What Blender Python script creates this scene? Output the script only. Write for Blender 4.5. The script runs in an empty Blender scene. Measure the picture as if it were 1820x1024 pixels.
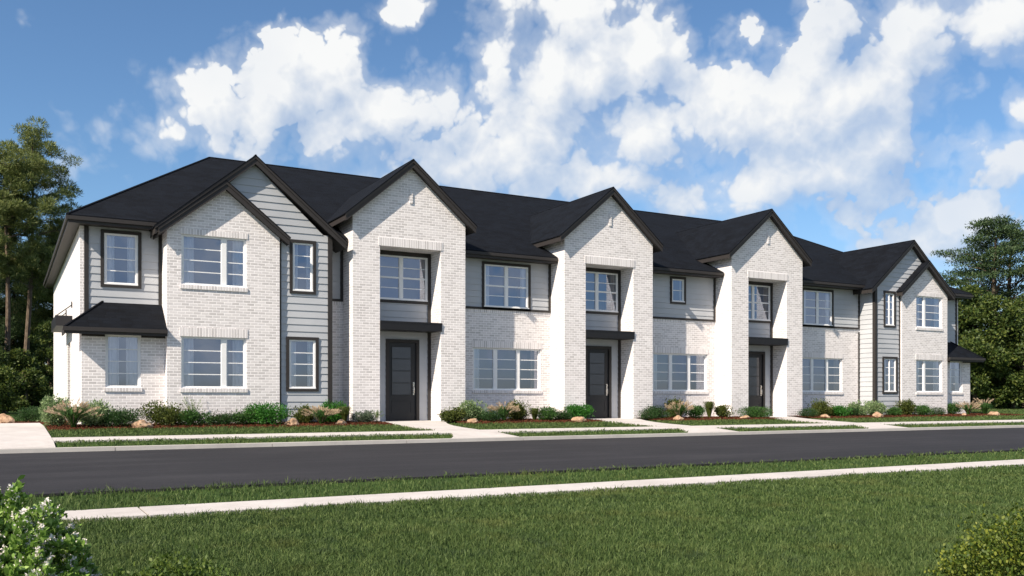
import bpy, math, random
import numpy as np
from mathutils import Vector

S = bpy.context.scene
COL = S.collection
R = math.radians

# ------------------------------------------------------------------ camera
cam_d = bpy.data.cameras.new('camera')
cam = bpy.data.objects.new('camera', cam_d)
COL.objects.link(cam)
cam.location = (-8.862, -25.470, 0.68)
cam.rotation_euler = (R(90), 0, -math.atan2(0.48666, 0.87359))
cam_d.sensor_width = 36.0
cam_d.lens = 1615.5 / 1820 * 36
cam_d.shift_y = 197.0 / 1820
cam_d.clip_start = 0.05
cam_d.clip_end = 4000
S.camera = cam

# ------------------------------------------------------------------ sun
SUN = Vector((-2.27, -0.9, 2.16)).normalized()          # direction towards the sun
sl = bpy.data.lights.new('sun', 'SUN')
sl.energy = 5.0
sl.angle = R(0.5)
sl.color = (1.0, 0.875, 0.715)
so = bpy.data.objects.new('sun', sl)
COL.objects.link(so)
so.location = (-40, -40, 60)
so.rotation_euler = SUN.to_track_quat('Z', 'Y').to_euler()

# ------------------------------------------------------------------ exposure
S.view_settings.view_transform = 'Standard'
S.view_settings.look = 'None'
S.view_settings.exposure = 0.72
S.view_settings.gamma = 1.0
S.render.engine = 'CYCLES'
S.cycles.max_bounces = 6
S.cycles.diffuse_bounces = 3
S.cycles.glossy_bounces = 3
S.cycles.transparent_max_bounces = 10
S.cycles.sample_clamp_indirect = 6
S.cycles.use_denoising = True

# ------------------------------------------------------------------ world: Nishita sky and cumulus by direction
class NT:
    """small helper to write node trees"""
    def __init__(s, tree): s.t = tree; s.n = tree.nodes; s.l = tree.links
    def new(s, kind, **kw):
        n = s.n.new(kind)
        for k, v in kw.items(): setattr(n, k, v)
        return n
    def put(s, sock, v):
        if isinstance(v, bpy.types.NodeSocket): s.l.new(v, sock)
        elif v is not None: sock.default_value = v
    def m(s, op, a, b=None, c=None, clamp=False):
        n = s.new('ShaderNodeMath', operation=op, use_clamp=clamp)
        s.put(n.inputs[0], a)
        if b is not None: s.put(n.inputs[1], b)
        if c is not None: s.put(n.inputs[2], c)
        return n.outputs[0]
    def v(s, op, a, b=None, c=None):
        n = s.new('ShaderNodeVectorMath', operation=op)
        s.put(n.inputs[0], a)
        if b is not None: s.put(n.inputs[1], b)
        if c is not None: s.put(n.inputs[2], c)
        return n.outputs['Value'] if op in ('LENGTH', 'DOT_PRODUCT', 'DISTANCE') else n.outputs[0]
    def noise(s, vec, scale, detail=4, rough=0.5, dist=0.0, out=0, dims='3D'):
        n = s.new('ShaderNodeTexNoise', noise_dimensions=dims)
        s.put(n.inputs['Vector'], vec)
        n.inputs['Scale'].default_value = scale
        n.inputs['Detail'].default_value = detail
        n.inputs['Roughness'].default_value = rough
        n.inputs['Distortion'].default_value = dist
        return n.outputs[out]
    def ramp(s, fac, stops, interp='LINEAR'):
        n = s.new('ShaderNodeValToRGB')
        n.color_ramp.interpolation = interp
        e = n.color_ramp.elements
        while len(e) < len(stops): e.new(0.5)
        for el, (p, c) in zip(e, stops):
            el.position = p
            el.color = c if len(c) == 4 else (*c, 1)
        s.put(n.inputs[0], fac)
        return n.outputs[0]
    def rng(s, v, a, b, c=0.0, d=1.0, smooth=True):
        n = s.new('ShaderNodeMapRange', interpolation_type='SMOOTHSTEP' if smooth else 'LINEAR')
        s.put(n.inputs[0], v)
        for i, x in enumerate((a, b, c, d)): s.put(n.inputs[1 + i], x)
        return n.outputs[0]
    def mix(s, fac, a, b, mode='MIX'):
        n = s.new('ShaderNodeMix', data_type='RGBA', blend_type=mode)
        s.put(n.inputs[0], fac); s.put(n.inputs[6], a); s.put(n.inputs[7], b)
        return n.outputs[2]

world = bpy.data.worlds.new('World')
S.world = world
world.use_nodes = True
W = NT(world.node_tree)
W.n.clear()
SKY_HEADING = 0.5083     # heading from which the cloud bearings below are counted (radians east of +Y)
# clouds: bearing, elevation (rad), half width, half height, tilt, weight
CLOUDS = [
 (-0.243, 0.324, 0.074, 0.040, 0.31, 1.30),
 (-0.289, 0.291, 0.067, 0.032, 0.14, 1.10),
 (-0.207, 0.348, 0.036, 0.024, 0.00, 1.20),
 (-0.190, 0.281, 0.045, 0.025, 0.26, 0.80),
 (-0.129, 0.303, 0.074, 0.030, 0.14, 0.90),
 (-0.074, 0.313, 0.037, 0.025, 0.00, 0.80),
 (0.080, 0.343, 0.103, 0.061, 0.17, 1.50),
 (0.031, 0.294, 0.092, 0.050, 0.26, 1.30),
 (-0.037, 0.254, 0.117, 0.046, 0.26, 1.40),
 (-0.129, 0.246, 0.055, 0.020, 0.44, 0.70),
 (0.129, 0.286, 0.090, 0.050, 0.00, 1.20),
 (0.207, 0.305, 0.070, 0.041, 0.00, 1.20),
 (0.294, 0.287, 0.109, 0.048, 0.09, 1.40),
 (0.350, 0.309, 0.069, 0.042, 0.17, 1.20),
 (0.323, 0.241, 0.091, 0.041, -0.09, 1.10),
 (0.383, 0.258, 0.047, 0.042, 0.00, 0.90),
 (0.339, 0.362, 0.049, 0.045, 0.00, 1.10),
 (0.430, 0.350, 0.093, 0.046, 0.21, 1.40),
 (0.494, 0.359, 0.056, 0.038, 0.00, 1.30),
 (0.056, 0.408, 0.104, 0.023, 0.00, 1.00),
 (-0.108, 0.404, 0.028, 0.011, 0.17, 0.80),
 (0.266, 0.370, 0.034, 0.015, -0.17, 0.60),
 (0.249, 0.218, 0.068, 0.026, 0.00, 0.90),
 (-0.372, 0.307, 0.015, 0.015, 0.35, 0.55),
 (0.455, 0.170, 0.053, 0.032, 0.17, 1.30),
 (0.494, 0.225, 0.038, 0.026, 0.00, 0.90),
 (0.511, 0.273, 0.014, 0.020, 0.00, 0.90),
 (0.414, 0.162, 0.031, 0.017, 0.00, 1.00),
 (0.383, 0.156, 0.013, 0.007, 0.00, 0.80),
 (0.105, 0.235, 0.120, 0.035, 0.00, 1.00),
 (0.479, 0.318, 0.024, 0.009, 0.61, 0.40),
 (0.201, 0.220, 0.064, 0.026, 0.00, 0.80),
]
grp = bpy.data.node_groups.new('cloud_field', 'ShaderNodeTree')
grp.interface.new_socket('P', in_out='INPUT', socket_type='NodeSocketVector')
grp.interface.new_socket('Field', in_out='OUTPUT', socket_type='NodeSocketFloat')
G = NT(grp)
gi = G.new('NodeGroupInput'); go = G.new('NodeGroupOutput')
P0 = gi.outputs[0]
acc = None
for (ca, ce, ra, re, tilt, wt) in CLOUDS:
    mp = G.new('ShaderNodeMapping', vector_type='TEXTURE')
    G.put(mp.inputs[0], P0)
    mp.inputs['Location'].default_value = (ca, ce, 0)
    mp.inputs['Rotation'].default_value = (0, 0, tilt)
    mp.inputs['Scale'].default_value = (ra, re, 1)
    d = G.v('LENGTH', mp.outputs[0])
    f = G.m('MULTIPLY_ADD', d, -wt, wt)
    acc = f if acc is None else G.m('SMOOTH_MAX', acc, f, 0.18)
# clouds elsewhere in the sky (out of the picture, seen in the window glass)
sep = G.new('ShaderNodeSeparateXYZ'); G.put(sep.inputs[0], P0)
far = G.rng(G.m('ABSOLUTE', sep.outputs[0]), 0.62, 1.0)
high = G.rng(sep.outputs[1], 0.5, 0.75)
mask = G.m('MAXIMUM', far, high)
gen = G.m('MULTIPLY_ADD', G.noise(P0, 2.3, 2, 0.5), 3.2, -2.35)
gen = G.m('ADD', gen, G.rng(sep.outputs[1], 0.25, 0.5, 1.1, 0.25))
gen = G.m('ADD', gen, G.m('MULTIPLY_ADD', mask, 2.0, -2.0))
acc = G.m('MAXIMUM', acc, gen)
n1 = G.noise(P0, 9.0, 10, 0.60, 0.35)
n2 = G.noise(P0, 3.1, 3, 0.5)
vo = G.new('ShaderNodeTexVoronoi', feature='F1', voronoi_dimensions='3D')
wp = G.v('ADD', P0, G.v('MULTIPLY', G.v('SUBTRACT', G.noise(P0, 14.0, 4, 0.6, out=1), (0.5, 0.5, 0.5)), (0.05, 0.05, 0.0)))
G.put(vo.inputs['Vector'], wp); vo.inputs['Scale'].default_value = 17.0; vo.inputs['Detail'].default_value = 3.0; vo.inputs['Roughness'].default_value = 0.58
fld = G.m('ADD', acc, G.m('MULTIPLY_ADD', n1, 1.9, 0.16))
fld = G.m('ADD', fld, G.m('MULTIPLY_ADD', vo.outputs['Distance'], -1.5, 0.78))
fld = G.m('ADD', fld, G.m('MULTIPLY_ADD', n2, 1.3, -0.65))
G.put(go.inputs[0], fld)

tc = W.new('ShaderNodeTexCoord')
D = tc.outputs['Generated']
fw = (math.sin(SKY_HEADING), math.cos(SKY_HEADING), 0); rt = (math.cos(SKY_HEADING), -math.sin(SKY_HEADING), 0)
az = W.m('ARCTAN2', W.v('DOT_PRODUCT', D, rt), W.v('DOT_PRODUCT', D, fw))
sx = W.new('ShaderNodeSeparateXYZ'); W.put(sx.inputs[0], D)
el = W.m('ARCSINE', sx.outputs[2])
cx = W.new('ShaderNodeCombineXYZ'); W.put(cx.inputs[0], az); W.put(cx.inputs[1], el)
P = cx.outputs[0]
def field(vec):
    g = W.new('ShaderNodeGroup'); g.node_tree = grp; W.put(g.inputs[0], vec); return g.outputs
F0 = field(P)[0]
F1 = field(W.v('ADD', P, (-0.020, 0.034, 0.0)))[0]
dens = W.rng(F0, 0.0, W.rng(W.noise(P, 4.0, 3, 0.5), 0.35, 0.65, 0.22, 1.0))
dens = W.m('MAXIMUM', dens, W.rng(F0, -0.65, 0.5, 0.0, 0.45))
lit = W.m('SUBTRACT', F0, F1)                      # > 0 on the side that faces the sun
body = W.rng(F0, 0.15, 1.6)
light = W.rng(W.m('SUBTRACT', W.m('MULTIPLY_ADD', lit, 0.36, 0.68), W.m('MULTIPLY', body, 0.12)), 0.0, 1.0, smooth=False)
soft = W.noise(P, 3.4, 5, 0.5)
light = W.m('SUBTRACT', light, W.rng(el, 0.16, 0.30, 0.28, 0.0))
light = W.m('ADD', light, W.rng(F0, -0.4, 0.25, 0.55, 0.0))
light = W.m('ADD', light, W.m('MULTIPLY_ADD', soft, 1.3, -0.66), clamp=True)
ccol = W.ramp(light, [(0.0, (0.46, 0.57, 0.77)), (0.4, (0.66, 0.74, 0.86)), (0.75, (0.88, 0.91, 0.95)), (1.0, (0.99, 1.0, 1.0))])
sky = W.new('ShaderNodeTexSky', sky_type='NISHITA', sun_disc=False)
sky.sun_elevation = math.asin(SUN.z)
sky.sun_rotation = math.atan2(SUN.x, SUN.y)
sky.altitude = 200; sky.air_density = 1.0; sky.dust_density = 0.3; sky.ozone_density = 2.4
b1 = W.new('ShaderNodeBackground'); W.put(b1.inputs[0], W.mix(1.0, sky.outputs[0], W.mix(W.rng(el, 0.0, 0.22), (0.80, 0.83, 0.97, 1), (0.80, 0.98, 1.10, 1)), 'MULTIPLY')); b1.inputs[1].default_value = 0.077
b2 = W.new('ShaderNodeBackground'); W.put(b2.inputs[0], ccol); b2.inputs[1].default_value = 0.58
up = W.rng(el, 0.0, 0.05)
mx_ = W.new('ShaderNodeMixShader')
W.put(mx_.inputs[0], W.m('MULTIPLY', W.m('MULTIPLY', dens, up), W.m('MULTIPLY_ADD', light, 0.35, 0.66, clamp=True))); W.put(mx_.inputs[1], b1.outputs[0]); W.put(mx_.inputs[2], b2.outputs[0])
wo = W.new('ShaderNodeOutputWorld'); W.put(wo.inputs[0], mx_.outputs[0])
world.cycles.sampling_method = 'MANUAL'
world.cycles.sample_map_resolution = 512

# ------------------------------------------------------------------ materials
MATS = {}
def mat(name, fn):
    m = bpy.data.materials.new(name); m.use_nodes = True
    t = NT(m.node_tree); t.n.clear()
    out = t.new('ShaderNodeOutputMaterial')
    r = fn(t)
    t.put(out.inputs[0], r)
    MATS[name] = m
    return m
def bsdf(t, color, rough=0.7, spec=0.3, metal=0.0, normal=None, coat=0.0):
    b = t.new('ShaderNodeBsdfPrincipled')
    t.put(b.inputs['Base Color'], color if not isinstance(color, tuple) else (*color, 1))
    t.put(b.inputs['Roughness'], rough)
    b.inputs['Specular IOR Level'].default_value = spec
    b.inputs['Metallic'].default_value = metal
    if normal is not None: t.put(b.inputs['Normal'], normal)
    return b.outputs[0]
def bump(t, h, strength=0.5, dist=0.02, normal=None):
    b = t.new('ShaderNodeBump'); b.inputs['Strength'].default_value = strength; b.inputs['Distance'].default_value = dist
    t.put(b.inputs['Height'], h)
    if normal is not None: t.put(b.inputs['Normal'], normal)
    return b.outputs[0]
def uv(t): return t.new('ShaderNodeTexCoord').outputs['UV']
def obc(t): return t.new('ShaderNodeTexCoord').outputs['Object']

def brick(scale_w, scale_h, offset=0.5):
    def f(t):
        c = uv(t)
        b = t.new('ShaderNodeTexBrick', offset=offset)
        wob = t.noise(c, 9, 2, 0.5, out=1)
        cc = t.v('ADD', c, t.v('MULTIPLY', t.v('SUBTRACT', wob, (0.5, 0.5, 0.5)), (0.012, 0.008, 0)))
        t.put(b.inputs['Vector'], cc)
        b.inputs['Scale'].default_value = 1.0
        b.inputs['Brick Width'].default_value = scale_w
        b.inputs['Row Height'].default_value = scale_h
        b.inputs['Mortar Size'].default_value = 0.0095
        b.inputs['Mortar Smooth'].default_value = 0.35
        b.inputs['Bias'].default_value = -0.1
        b.inputs['Color1'].default_value = (0.74, 0.71, 0.72, 1)
        b.inputs['Color2'].default_value = (0.51, 0.485, 0.49, 1)
        b.inputs['Mortar'].default_value = (0.96, 0.94, 0.95, 1)
        n = t.noise(c, 1.3, 4, 0.6)
        n2 = t.noise(c, 30, 3, 0.6)
        col = t.mix(t.rng(n, 0.3, 0.75), b.outputs[0], (0.73, 0.70, 0.71, 1))
        col = t.mix(t.rng(n2, 0.55, 0.8, 0, 0.35), col, (0.50, 0.46, 0.44, 1))
        col = t.mix(0.35, b.outputs[0], col)
        h = t.m('ADD', t.m('MULTIPLY', b.outputs[1], -1.0), t.m('MULTIPLY', n2, 0.35))
        return bsdf(t, col, 0.75, 0.25, normal=bump(t, h, 0.55, 0.010))
    return f
mat('painted_brick', brick(0.203, 0.0755))
mat('soldier_brick', brick(0.0755, 0.26, 0.0))

def siding(t):
    c = uv(t)
    st = t.new('ShaderNodeMapping'); t.put(st.inputs[0], c); st.inputs['Scale'].default_value = (1.5, 40, 1)
    n = t.noise(st.outputs[0], 3, 4, 0.6)
    n0 = t.noise(c, 0.8, 3, 0.5)
    col = t.mix(t.rng(n0, 0.3, 0.7), (0.40, 0.42, 0.455, 1), (0.46, 0.48, 0.515, 1))
    return bsdf(t, col, 0.62, 0.3, normal=bump(t, n, 0.25, 0.003))
mat('grey_siding', siding)
def trim(t):
    n = t.noise(obc(t), 6, 4, 0.6)
    col = t.mix(n, (0.026, 0.023, 0.023, 1), (0.037, 0.033, 0.032, 1))
    return bsdf(t, col, 0.55, 0.35)
mat('dark_trim', trim)
mat('black_metal', lambda t: bsdf(t, t.mix(t.noise(obc(t), 5, 3), (0.009, 0.009, 0.011, 1), (0.014, 0.014, 0.017, 1)), 0.5, 0.35))
mat('door_paint', lambda t: bsdf(t, t.mix(t.noise(obc(t), 4, 3), (0.013, 0.014, 0.017, 1), (0.019, 0.020, 0.024, 1)), 0.45, 0.4))
mat('white_vinyl', lambda t: bsdf(t, t.mix(t.noise(obc(t), 3, 3), (0.80, 0.81, 0.83, 1), (0.86, 0.86, 0.87, 1)), 0.4, 0.4))
mat('brushed_handle', lambda t: bsdf(t, t.mix(t.noise(obc(t), 20, 3), (0.55, 0.53, 0.50, 1), (0.65, 0.63, 0.60, 1)), 0.3, 0.5, metal=1.0))
def shingle(t):
    c = uv(t)
    b = t.new('ShaderNodeTexBrick', offset=0.37, offset_frequency=2, squash=1.4, squash_frequency=3)
    wob = t.noise(c, 4, 2, 0.5, out=1)
    cc = t.v('ADD', c, t.v('MULTIPLY', t.v('SUBTRACT', wob, (0.5, 0.5, 0.5)), (0.10, 0.02, 0)))
    t.put(b.inputs['Vector'], cc)
    b.inputs['Scale'].default_value = 1.0
    b.inputs['Brick Width'].default_value = 0.26
    b.inputs['Row Height'].default_value = 0.14
    b.inputs['Mortar Size'].default_value = 0.008
    b.inputs['Mortar Smooth'].default_value = 0.6
    b.inputs['Bias'].default_value = -0.1
    b.inputs['Color1'].default_value = (0.0030, 0.0038, 0.0060, 1)
    b.inputs['Color2'].default_value = (0.0060, 0.0082, 0.0130, 1)
    b.inputs['Mortar'].default_value = (0.003, 0.0035, 0.006, 1)
    n = t.noise(c, 1.1, 5, 0.65)
    n2 = t.noise(c, 90, 2, 0.7)
    col = t.mix(t.rng(n, 0.35, 0.75, 0, 0.5), b.outputs[0], (0.0080, 0.0105, 0.0165, 1))
    col = t.mix(t.rng(n2, 0.5, 0.8, 0, 0.5), col, (0.013, 0.015, 0.020, 1))
    h = t.m('ADD', t.m('MULTIPLY', b.outputs[1], -1.0), t.m('MULTIPLY', n2, 0.6))
    return bsdf(t, col, 0.9, 0.12, normal=bump(t, h, 0.7, 0.012))
mat('roof_shingle', shingle)

def glass(t):
    c = obc(t)
    n = t.noise(c, 1.2, 2, 0.5)
    nrm = bump(t, n, 0.10, 0.02)
    gl = t.new('ShaderNodeBsdfGlossy'); gl.inputs['Color'].default_value = (0.70, 0.80, 1.0, 1); gl.inputs['Roughness'].default_value = 0.015
    t.put(gl.inputs['Normal'], nrm)
    tr = t.new('ShaderNodeBsdfTransparent'); tr.inputs['Color'].default_value = (0.97, 0.98, 1.0, 1)
    fr = t.new('ShaderNodeFresnel'); fr.inputs['IOR'].default_value = 1.5
    f = t.m('MULTIPLY_ADD', fr.outputs[0], 1.3, 0.22, clamp=True)
    mx = t.new('ShaderNodeMixShader'); t.put(mx.inputs[0], f); t.put(mx.inputs[1], tr.outputs[0]); t.put(mx.inputs[2], gl.outputs[0])
    return mx.outputs[0]
mat('window_glass', glass)
mat('door_glass', lambda t: bsdf(t, t.mix(t.noise(obc(t), 3, 3), (0.040, 0.045, 0.060, 1), (0.058, 0.063, 0.080, 1)), 0.12, 0.6))
def curtain(t):
    n = t.noise(obc(t), 8, 3)
    col = t.mix(n, (0.90, 0.90, 0.91, 1), (0.94, 0.94, 0.94, 1))
    a = t.new('ShaderNodeBsdfDiffuse'); t.put(a.inputs[0], col)
    b = t.new('ShaderNodeBsdfTranslucent'); t.put(b.inputs[0], col)
    m = t.new('ShaderNodeMixShader'); m.inputs[0].default_value = 0.15
    t.put(m.inputs[1], a.outputs[0]); t.put(m.inputs[2], b.outputs[0])
    return m.outputs[0]
mat('white_curtain', curtain)
def curtain_tan(t):
    return bsdf(t, t.mix(t.noise(obc(t), 8, 3), (0.42, 0.33, 0.25, 1), (0.55, 0.45, 0.35, 1)), 0.9, 0.1)
mat('tan_curtain', curtain_tan)
mat('interior', lambda t: bsdf(t, t.mix(t.noise(obc(t), 0.8, 3), (0.17, 0.18, 0.24, 1), (0.24, 0.25, 0.31, 1)), 0.9, 0.1))

def asphalt(t):
    c = obc(t)
    st = t.new('ShaderNodeMapping'); t.put(st.inputs[0], c); st.inputs['Scale'].default_value = (0.12, 1.6, 1)
    streak = t.noise(st.outputs[0], 1.6, 5, 0.6)
    big = t.noise(c, 0.35, 4, 0.6)
    fine = t.noise(c, 60, 3, 0.7)
    med = t.noise(c, 7, 4, 0.7)
    v = t.m('ADD', t.m('MULTIPLY', streak, 0.4), t.m('MULTIPLY', big, 0.3))
    v = t.m('ADD', v, t.m('MULTIPLY', fine, 0.2)); v = t.m('ADD', v, t.m('MULTIPLY', med, 0.15))
    col = t.ramp(v, [(0.35, (0.016, 0.016, 0.0195)), (0.52, (0.0235, 0.0235, 0.0275)), (0.7, (0.041, 0.0405, 0.046))])
    return bsdf(t, col, 0.85, 0.2, normal=bump(t, fine, 0.5, 0.006))
mat('asphalt', asphalt)
def concrete(c1, c2):
    def f(t):
        c = obc(t)
        a = t.noise(c, 0.9, 5, 0.65); b = t.noise(c, 45, 3, 0.7); d = t.noise(c, 5, 4, 0.6)
        v = t.m('ADD', t.m('MULTIPLY', a, 0.5), t.m('MULTIPLY', b, 0.22)); v = t.m('ADD', v, t.m('MULTIPLY', d, 0.28))
        col = t.ramp(v, [(0.36, c1), (0.62, c2)])
        return bsdf(t, col, 0.85, 0.2, normal=bump(t, b, 0.4, 0.004))
    return f
mat('concrete', concrete((0.41, 0.385, 0.375), (0.54, 0.515, 0.505)))
mat('kerb_concrete', concrete((0.44, 0.42, 0.40), (0.56, 0.54, 0.51)))
mat('joint_dark', lambda t: bsdf(t, t.mix(t.noise(obc(t), 20, 3), (0.06, 0.055, 0.05, 1), (0.10, 0.09, 0.08, 1)), 0.95, 0.1))
def soil(t):
    c = obc(t)
    a = t.noise(c, 1.1, 6, 0.65); b = t.noise(c, 25, 4, 0.7)
    v = t.m('ADD', t.m('MULTIPLY', a, 0.5), t.m('MULTIPLY', b, 0.5))
    col = t.ramp(v, [(0.3, (0.025, 0.048, 0.014)), (0.5, (0.045, 0.085, 0.022)), (0.72, (0.070, 0.115, 0.034))])
    return bsdf(t, col, 0.95, 0.1, normal=bump(t, b, 0.8, 0.03))
mat('turf_soil', soil)
def mulch(t):
    c = obc(t)
    a = t.noise(c, 3, 4, 0.6)
    vo = t.new('ShaderNodeTexVoronoi'); t.put(vo.inputs['Vector'], c); vo.inputs['Scale'].default_value = 38
    sp = t.new('ShaderNodeSeparateColor'); t.put(sp.inputs[0], vo.outputs['Color'])
    col = t.ramp(t.m('ADD', t.m('MULTIPLY', sp.outputs[0], 0.7), t.m('MULTIPLY', a, 0.3)), [(0.15, (0.030, 0.010, 0.005)), (0.5, (0.085, 0.026, 0.012)), (0.85, (0.155, 0.055, 0.028))])
    return bsdf(t, col, 0.95, 0.1, normal=bump(t, vo.outputs['Distance'], 1.0, 0.03))
mat('red_mulch', mulch)
def rockm(t):
    c = obc(t)
    a = t.noise(c, 6, 5, 0.65); b = t.noise(c, 40, 3, 0.7)
    col = t.ramp(t.m('ADD', t.m('MULTIPLY', a, 0.75), t.m('MULTIPLY', b, 0.25)), [(0.32, (0.20, 0.12, 0.075)), (0.52, (0.42, 0.28, 0.185)), (0.7, (0.58, 0.45, 0.34))])
    return bsdf(t, col, 0.85, 0.2, normal=bump(t, a, 0.7, 0.05))
mat('sandstone', rockm)
def leafmat(stops, trans=0.35, rough=0.55, spec=0.3, patches=False):
    def f(t):
        g = t.new('ShaderNodeNewGeometry')
        n = t.noise(obc(t), 1.7, 3, 0.6)
        v = t.m('ADD', t.m('MULTIPLY', g.outputs['Random Per Island'], 0.6), t.m('MULTIPLY', n, 0.4))
        k = len(stops) - 1
        col = t.ramp(v, [(0.12 + 0.76 * i / k, c) for i, c in enumerate(stops)])
        if patches:      # drier and bluer patches of turf
            pt = t.noise(obc(t), 1.1, 4, 0.65); p2 = t.noise(obc(t), 2.7, 3, 0.6, 0.4)
            col = t.mix(t.rng(pt, 0.52, 0.72, 0, 0.55), col, (0.135, 0.150, 0.045, 1))
            col = t.mix(t.rng(p2, 0.55, 0.72, 0, 0.50), col, (0.034, 0.058, 0.034, 1))
        p = bsdf(t, col, rough, spec)
        tl = t.new('ShaderNodeBsdfTranslucent'); t.put(tl.inputs[0], col)
        m = t.new('ShaderNodeMixShader'); m.inputs[0].default_value = trans
        t.put(m.inputs[1], p); t.put(m.inputs[2], tl.outputs[0])
        return m.outputs[0]
    return f
mat('leaf_dark', leafmat([(0.012, 0.035, 0.010), (0.025, 0.070, 0.016), (0.045, 0.105, 0.022)]))
mat('leaf_mid', leafmat([(0.018, 0.055, 0.012), (0.042, 0.115, 0.022), (0.085, 0.185, 0.035)]))
mat('leaf_bright', leafmat([(0.018, 0.085, 0.012), (0.035, 0.160, 0.018), (0.075, 0.230, 0.030)]))
mat('leaf_olive', leafmat([(0.030, 0.045, 0.010), (0.075, 0.105, 0.020), (0.150, 0.170, 0.035)]))
mat('leaf_pale', leafmat([(0.060, 0.120, 0.040), (0.180, 0.270, 0.110), (0.400, 0.470, 0.270)]))
mat('leaf_grey', leafmat([(0.040, 0.070, 0.040), (0.080, 0.120, 0.075), (0.150, 0.190, 0.120)]))
mat('leaf_yellow', leafmat([(0.035, 0.070, 0.012), (0.095, 0.140, 0.018), (0.250, 0.270, 0.035)]))
mat('plume_pink', leafmat([(0.36, 0.28, 0.18), (0.56, 0.44, 0.31), (0.74, 0.62, 0.47)]))
mat('leaf_lowbush', leafmat([(0.030, 0.060, 0.010), (0.070, 0.120, 0.020), (0.150, 0.200, 0.035)]))
mat('petal_white', leafmat([(0.70, 0.64, 0.62), (0.84, 0.79, 0.77), (0.92, 0.89, 0.87)], 0.25))
mat('fresh_leaf', leafmat([(0.075, 0.150, 0.025), (0.200, 0.340, 0.065), (0.430, 0.580, 0.190)], 0.4))
mat('pine_needle', leafmat([(0.055, 0.082, 0.026), (0.140, 0.180, 0.052), (0.300, 0.320, 0.110)], 0.25))
mat('cedar_needle', leafmat([(0.022, 0.046, 0.020), (0.048, 0.088, 0.034), (0.100, 0.140, 0.052)], 0.25))
mat('forest_leaf', leafmat([(0.008, 0.014, 0.004), (0.020, 0.030, 0.007), (0.042, 0.052, 0.010)], 0.3))
mat('tree_leaf', leafmat([(0.022, 0.044, 0.012), (0.062, 0.100, 0.022), (0.165, 0.195, 0.040)], 0.35))
mat('grass_blade', leafmat([(0.033, 0.060, 0.018), (0.070, 0.116, 0.032), (0.158, 0.208, 0.070)], 0.3, 0.6, 0.2, True))
def bark(t):
    st = t.new('ShaderNodeMapping'); t.put(st.inputs[0], obc(t)); st.inputs['Scale'].default_value = (6, 6, 1.4)
    n = t.noise(st.outputs[0], 3, 5, 0.65)
    col = t.ramp(n, [(0.3, (0.050, 0.036, 0.026)), (0.5, (0.12, 0.092, 0.070)), (0.7, (0.20, 0.16, 0.125))])
    return bsdf(t, col, 0.95, 0.1, normal=bump(t, n, 0.8, 0.05))
mat('bark', bark)

# ------------------------------------------------------------------ mesh building
def tagt(o, label=None, cat=None, group=None, kind=None):
    if label: o['label'] = label
    if cat: o['category'] = cat
    if group: o['group'] = group
    if kind: o['kind'] = kind
    return o
def empty(name, loc=(0, 0, 0), **k):
    o = bpy.data.objects.new(name, None); COL.objects.link(o); o.location = loc
    o.empty_display_size = 0.2
    return tagt(o, **k)

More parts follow.
